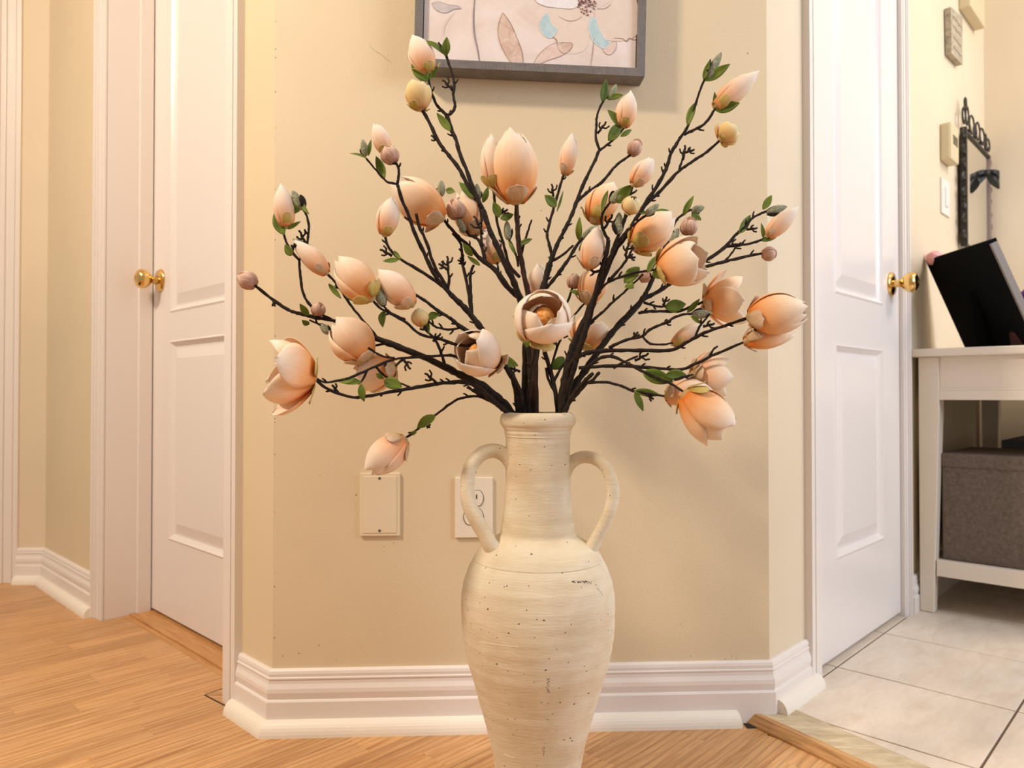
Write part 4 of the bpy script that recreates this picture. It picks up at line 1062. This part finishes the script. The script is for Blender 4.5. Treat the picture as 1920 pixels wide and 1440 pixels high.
      (3,2.2,[(868,490),(866,470),(863,455),(848,438)]),(3.2,3,[(884,593),(878,545),(872,515),(866,490),(868,478)]),(3.2,2.6,[(886,600),(883,555),(882,515),(888,497)]),
      (3.6,2.6,[(928,506),(912,492),(905,470),(897,450),(880,441)]),(2.6,2,[(905,462),(902,440),(903,415)]),
      (3,2.2,[(880,441),(868,425),(858,410)]),(2.4,2,[(830,410),(828,390),(826,370)]),(2.4,2,[(903,415),(900,395),(895,375)]),(2.6,2,[(935,520),(934,505),(932,492)]),(2.4,2,[(880,441),(890,442),(893,440)])],
  fl=[('peach',893,440,864,360,58,.03,0,None,.03),('pale',932,492,908,430,40,0,0,None,.03),('mauve',857,410,850,372,34,0),('peach',829,411,734,342,76,.03,-.02,None,-.02)],
  bu=[('bud',827,368,828,338,16),('bud',896,374,894,344,14),('bud',872,435,857,410,14)],
  lf=[(890,372,861,342,19),(905,380,915,350,12),(836,356,853,360,13),(816,372,796,343,11),(886,480,868,455,13),(900,498,876,480,11)],
  an=[(905,440,888,405),(872,495,858,488)])),
 ('left branch sweeping up with tan buds near the wall corner', (-.05, 0), dict(
  main=(8, 6, [(968,785),(950,762),(936,748),(904,722),(862,702),(830,686),(784,665),(738,647),(690,629)]),
  tw=[(4,3,[(700,633),(655,613),(625,601),(590,595),(562,588),(540,581),(512,562),(478,535)]),
      (3.2,2.6,[(625,601),(600,588),(578,568),(567,545),(563,515),(561,487)]),
      (2.8,2.2,[(561,487),(547,472),(535,450),(532,430),(537,424)]),(2.8,2.2,[(561,487),(573,472),(577,450),(579,425),(575,405),(567,391)]),
      (3.2,2.2,[(738,647),(715,640),(690,612),(660,575),(640,545),(625,525),(612,512)]),
      (2.8,2,[(690,645),(660,650),(630,630),(605,612),(580,600)]),(3,2,[(725,642),(705,648),(690,650)])],
  fl=[('mauve',478,535,447,514,34,0),('mauve',594,592,600,566,26,0),('pale',537,425,525,347,38,0),('pale',612,512,553,448,38,0),('peach',690,673,626,598,76,.04,-.01,None,-.01)],
  bu=[('bud',567,393,548,357,19),('bud',617,626,600,606,15)],
  lf=[(562,396,533,383,20),(533,441,514,400,22),(540,430,564,415,8),(569,383,580,402,9),(546,480,534,458,15),(579,592,562,569,14),(580,608,566,600,12),(616,532,640,560,12),(648,556,683,558,14)],
  an=[(573,458,560,432),(640,545,632,526),(548,470,552,456),(512,562,516,574)])),
 ('left middle branch with two peach flowers and a small yellow bloom', (-.14, 0), dict(
  main=(6, 4, [(978,785),(975,735),(950,690),(922,655),(895,632),(865,614),(845,597)]),
  tw=[(3.6,2.6,[(845,597),(820,582),(800,566),(776,552),(770,560)]),(3.2,2.4,[(854,646),(829,637),(787,626),(762,605),(730,587),(712,577),(697,561)]),
      (2.6,2,[(760,600),(735,588),(725,580),(718,572)]),(3,2.4,[(834,685),(828,665),(818,640),(800,620),(792,611)]),(3,2.4,[(900,640),(875,648),(854,646)]),
      (2.6,2,[(865,614),(840,618),(815,612),(802,600)]),(2.2,1.8,[(780,560),(768,550),(758,542)])],
  fl=[('peach',697,561,632,483,66,.0),('pale',773,572,712,508,52,.03),('yellow',790,611,783,578,32,0),('mauve',775,560,768,545,18,0)],
  bu=[('bud',719,573,706,538,20),('bud',760,543,745,520,13)],
  lf=[(720,583,718,614,16),(775,548,756,530,12),(803,600,824,588,18),(804,626,799,590,9)],
  an=[(800,618,790,600),(812,640,826,625)])),
 ('lower left branch ending in the big open peach flower', (-.15, 0), dict(
  main=(6, 4, [(972,790),(955,775),(925,752),(900,728),(875,717),(845,717),(818,720)]),
  tw=[(3.6,2.8,[(818,720),(772,728),(726,736),(681,744),(658,744),(619,732),(590,711)]),
      (3.2,2.4,[(870,692),(852,668),(810,668),(772,670),(738,674),(704,687),(669,703),(646,711),(612,717),(594,710)]),
      (2.6,2,[(704,687),(722,705),(745,716),(770,727)]),(2.4,1.8,[(690,692),(680,712),(672,720)]),(2.8,2,[(760,671),(748,680),(741,686)]),(2.6,2,[(690,652),(715,667),(740,671)])],
  fl=[('peach',740,686,668,712,62,.18,.0,None,.06),('peach',589,708,484,696,110,.46,-.02,.3)],
  bu=[], lf=[(678,717,630,714,16),(678,720,683,753,16),(720,713,754,726,24),(706,700,720,710,10)],
  an=[(635,738,622,722),(818,718,796,700),(756,672,770,692)])),
 ('lowest left branch drooping over the blank wall plate', (.04, 0), dict(
  main=(5, 3.5, [(964,788),(948,770),(930,757),(917,748),(901,737),(888,729)]),
  tw=[(2.8,2.2,[(925,755),(900,744),(878,744),(852,752),(818,777),(795,795),(776,810),(762,820)]),(3.2,3,[(905,742),(890,734),(876,725)])],
  fl=[('pale',759,823,690,885,62,.06)], bu=[], lf=[(817,779,782,803,20),(782,808,768,815,8)],
  an=[(800,792,806,802)])),
]
NB = 0
for lab, k, d in BRANCHES:
    p0 = at(*d['main'][2][0], VY); root = empty('magnolia_branch', p0)
    tag(root, lab, 'flower branch', 'artificial magnolia branches in the tall vase')
    for fl in d['fl']: flower(root, k, *fl)
    for b_ in d['bu']: flower(root, k, *b_)
    r0, r1, P = d['main']; twig(root, k, r0, r1, P, 'main_stem', BARKR if d.get('rb') else BARK, down=True)
    for r0, r1, P in d['tw']: twig(root, k, r0, r1, P)
    for lf in d['lf']: leaf(root, k, *lf)
    for a_ in d['an']: antler(root, k, *a_)

# purple and pink blossoms on the console table, behind the photo frame
def blossom(name, label, cx, cy, Y, r, mat, pot, potmat, n=9):
    c = at(cx, cy, Y); root = empty(name, V(c.x, c.y, TH)); tag(root, label, 'flower pot')
    for q in range(n):
        a = q*2.4; el = .2+1.1*q/n; d = V(math.cos(a)*math.cos(el), math.sin(a)*math.cos(el), math.sin(el)*.8)
        bm = bmesh.new(); M = axis_frame(c-V(0, 0, r*.3), c-V(0, 0, r*.3)+d*r, a)
        g = []
        for j in range(5):
            t = j/4; row = []
            for i in range(5):
                u = i/2-1; hw = r*.55*math.sin(math.pi*(.12+.8*t)); row.append(bm.verts.new(M @ V(r*.12*math.cos(u*4+q), u*hw, r*1.15*t)))
            g.append(row)
        for j in range(4):
            for i in range(4): bm.faces.new((g[j][i], g[j][i+1], g[j+1][i+1], g[j+1][i]))
        o = put(mesh_obj('petal', bm, mat, None, True), root); sd = o.modifiers.new('t', 'SOLIDIFY'); sd.thickness = .001
    bm = bmesh.new(); tube(bm, [V(c.x, c.y, TH+pot*.8), c], [.003, .003], 6); put(mesh_obj('stem', bm, LEAF), root)
    bm = bmesh.new(); lathe(bm, [(0, .001), (r*.55, .001), (r*.8, pot), (r*.7, pot), (r*.5, .006), (0, .006)], c=(c.x, c.y, TH), seg=24); put(mesh_obj('pot', bm, potmat, None, True), root)
blossom('purple_flower_pot', 'purple flowers in a dark red pot at the right edge of the table', 1922, 568, 1.93, .055, PURPLE, .075, WINE)
c = at(1752, 484, 2.125); bm = bmesh.new(); rp = random.Random(9)
bmesh.ops.create_icosphere(bm, subdivisions=4, radius=.020, matrix=Matrix.Translation(c))
for v_ in bm.verts:
    d = v_.co-c; v_.co = c + d*(.86+.28*rp.random())
o = mesh_obj('pompom', bm, PINKM, None, True); tag(o, 'pink fluffy pompom perched at the upper corner of the black photo frame', 'pompom')
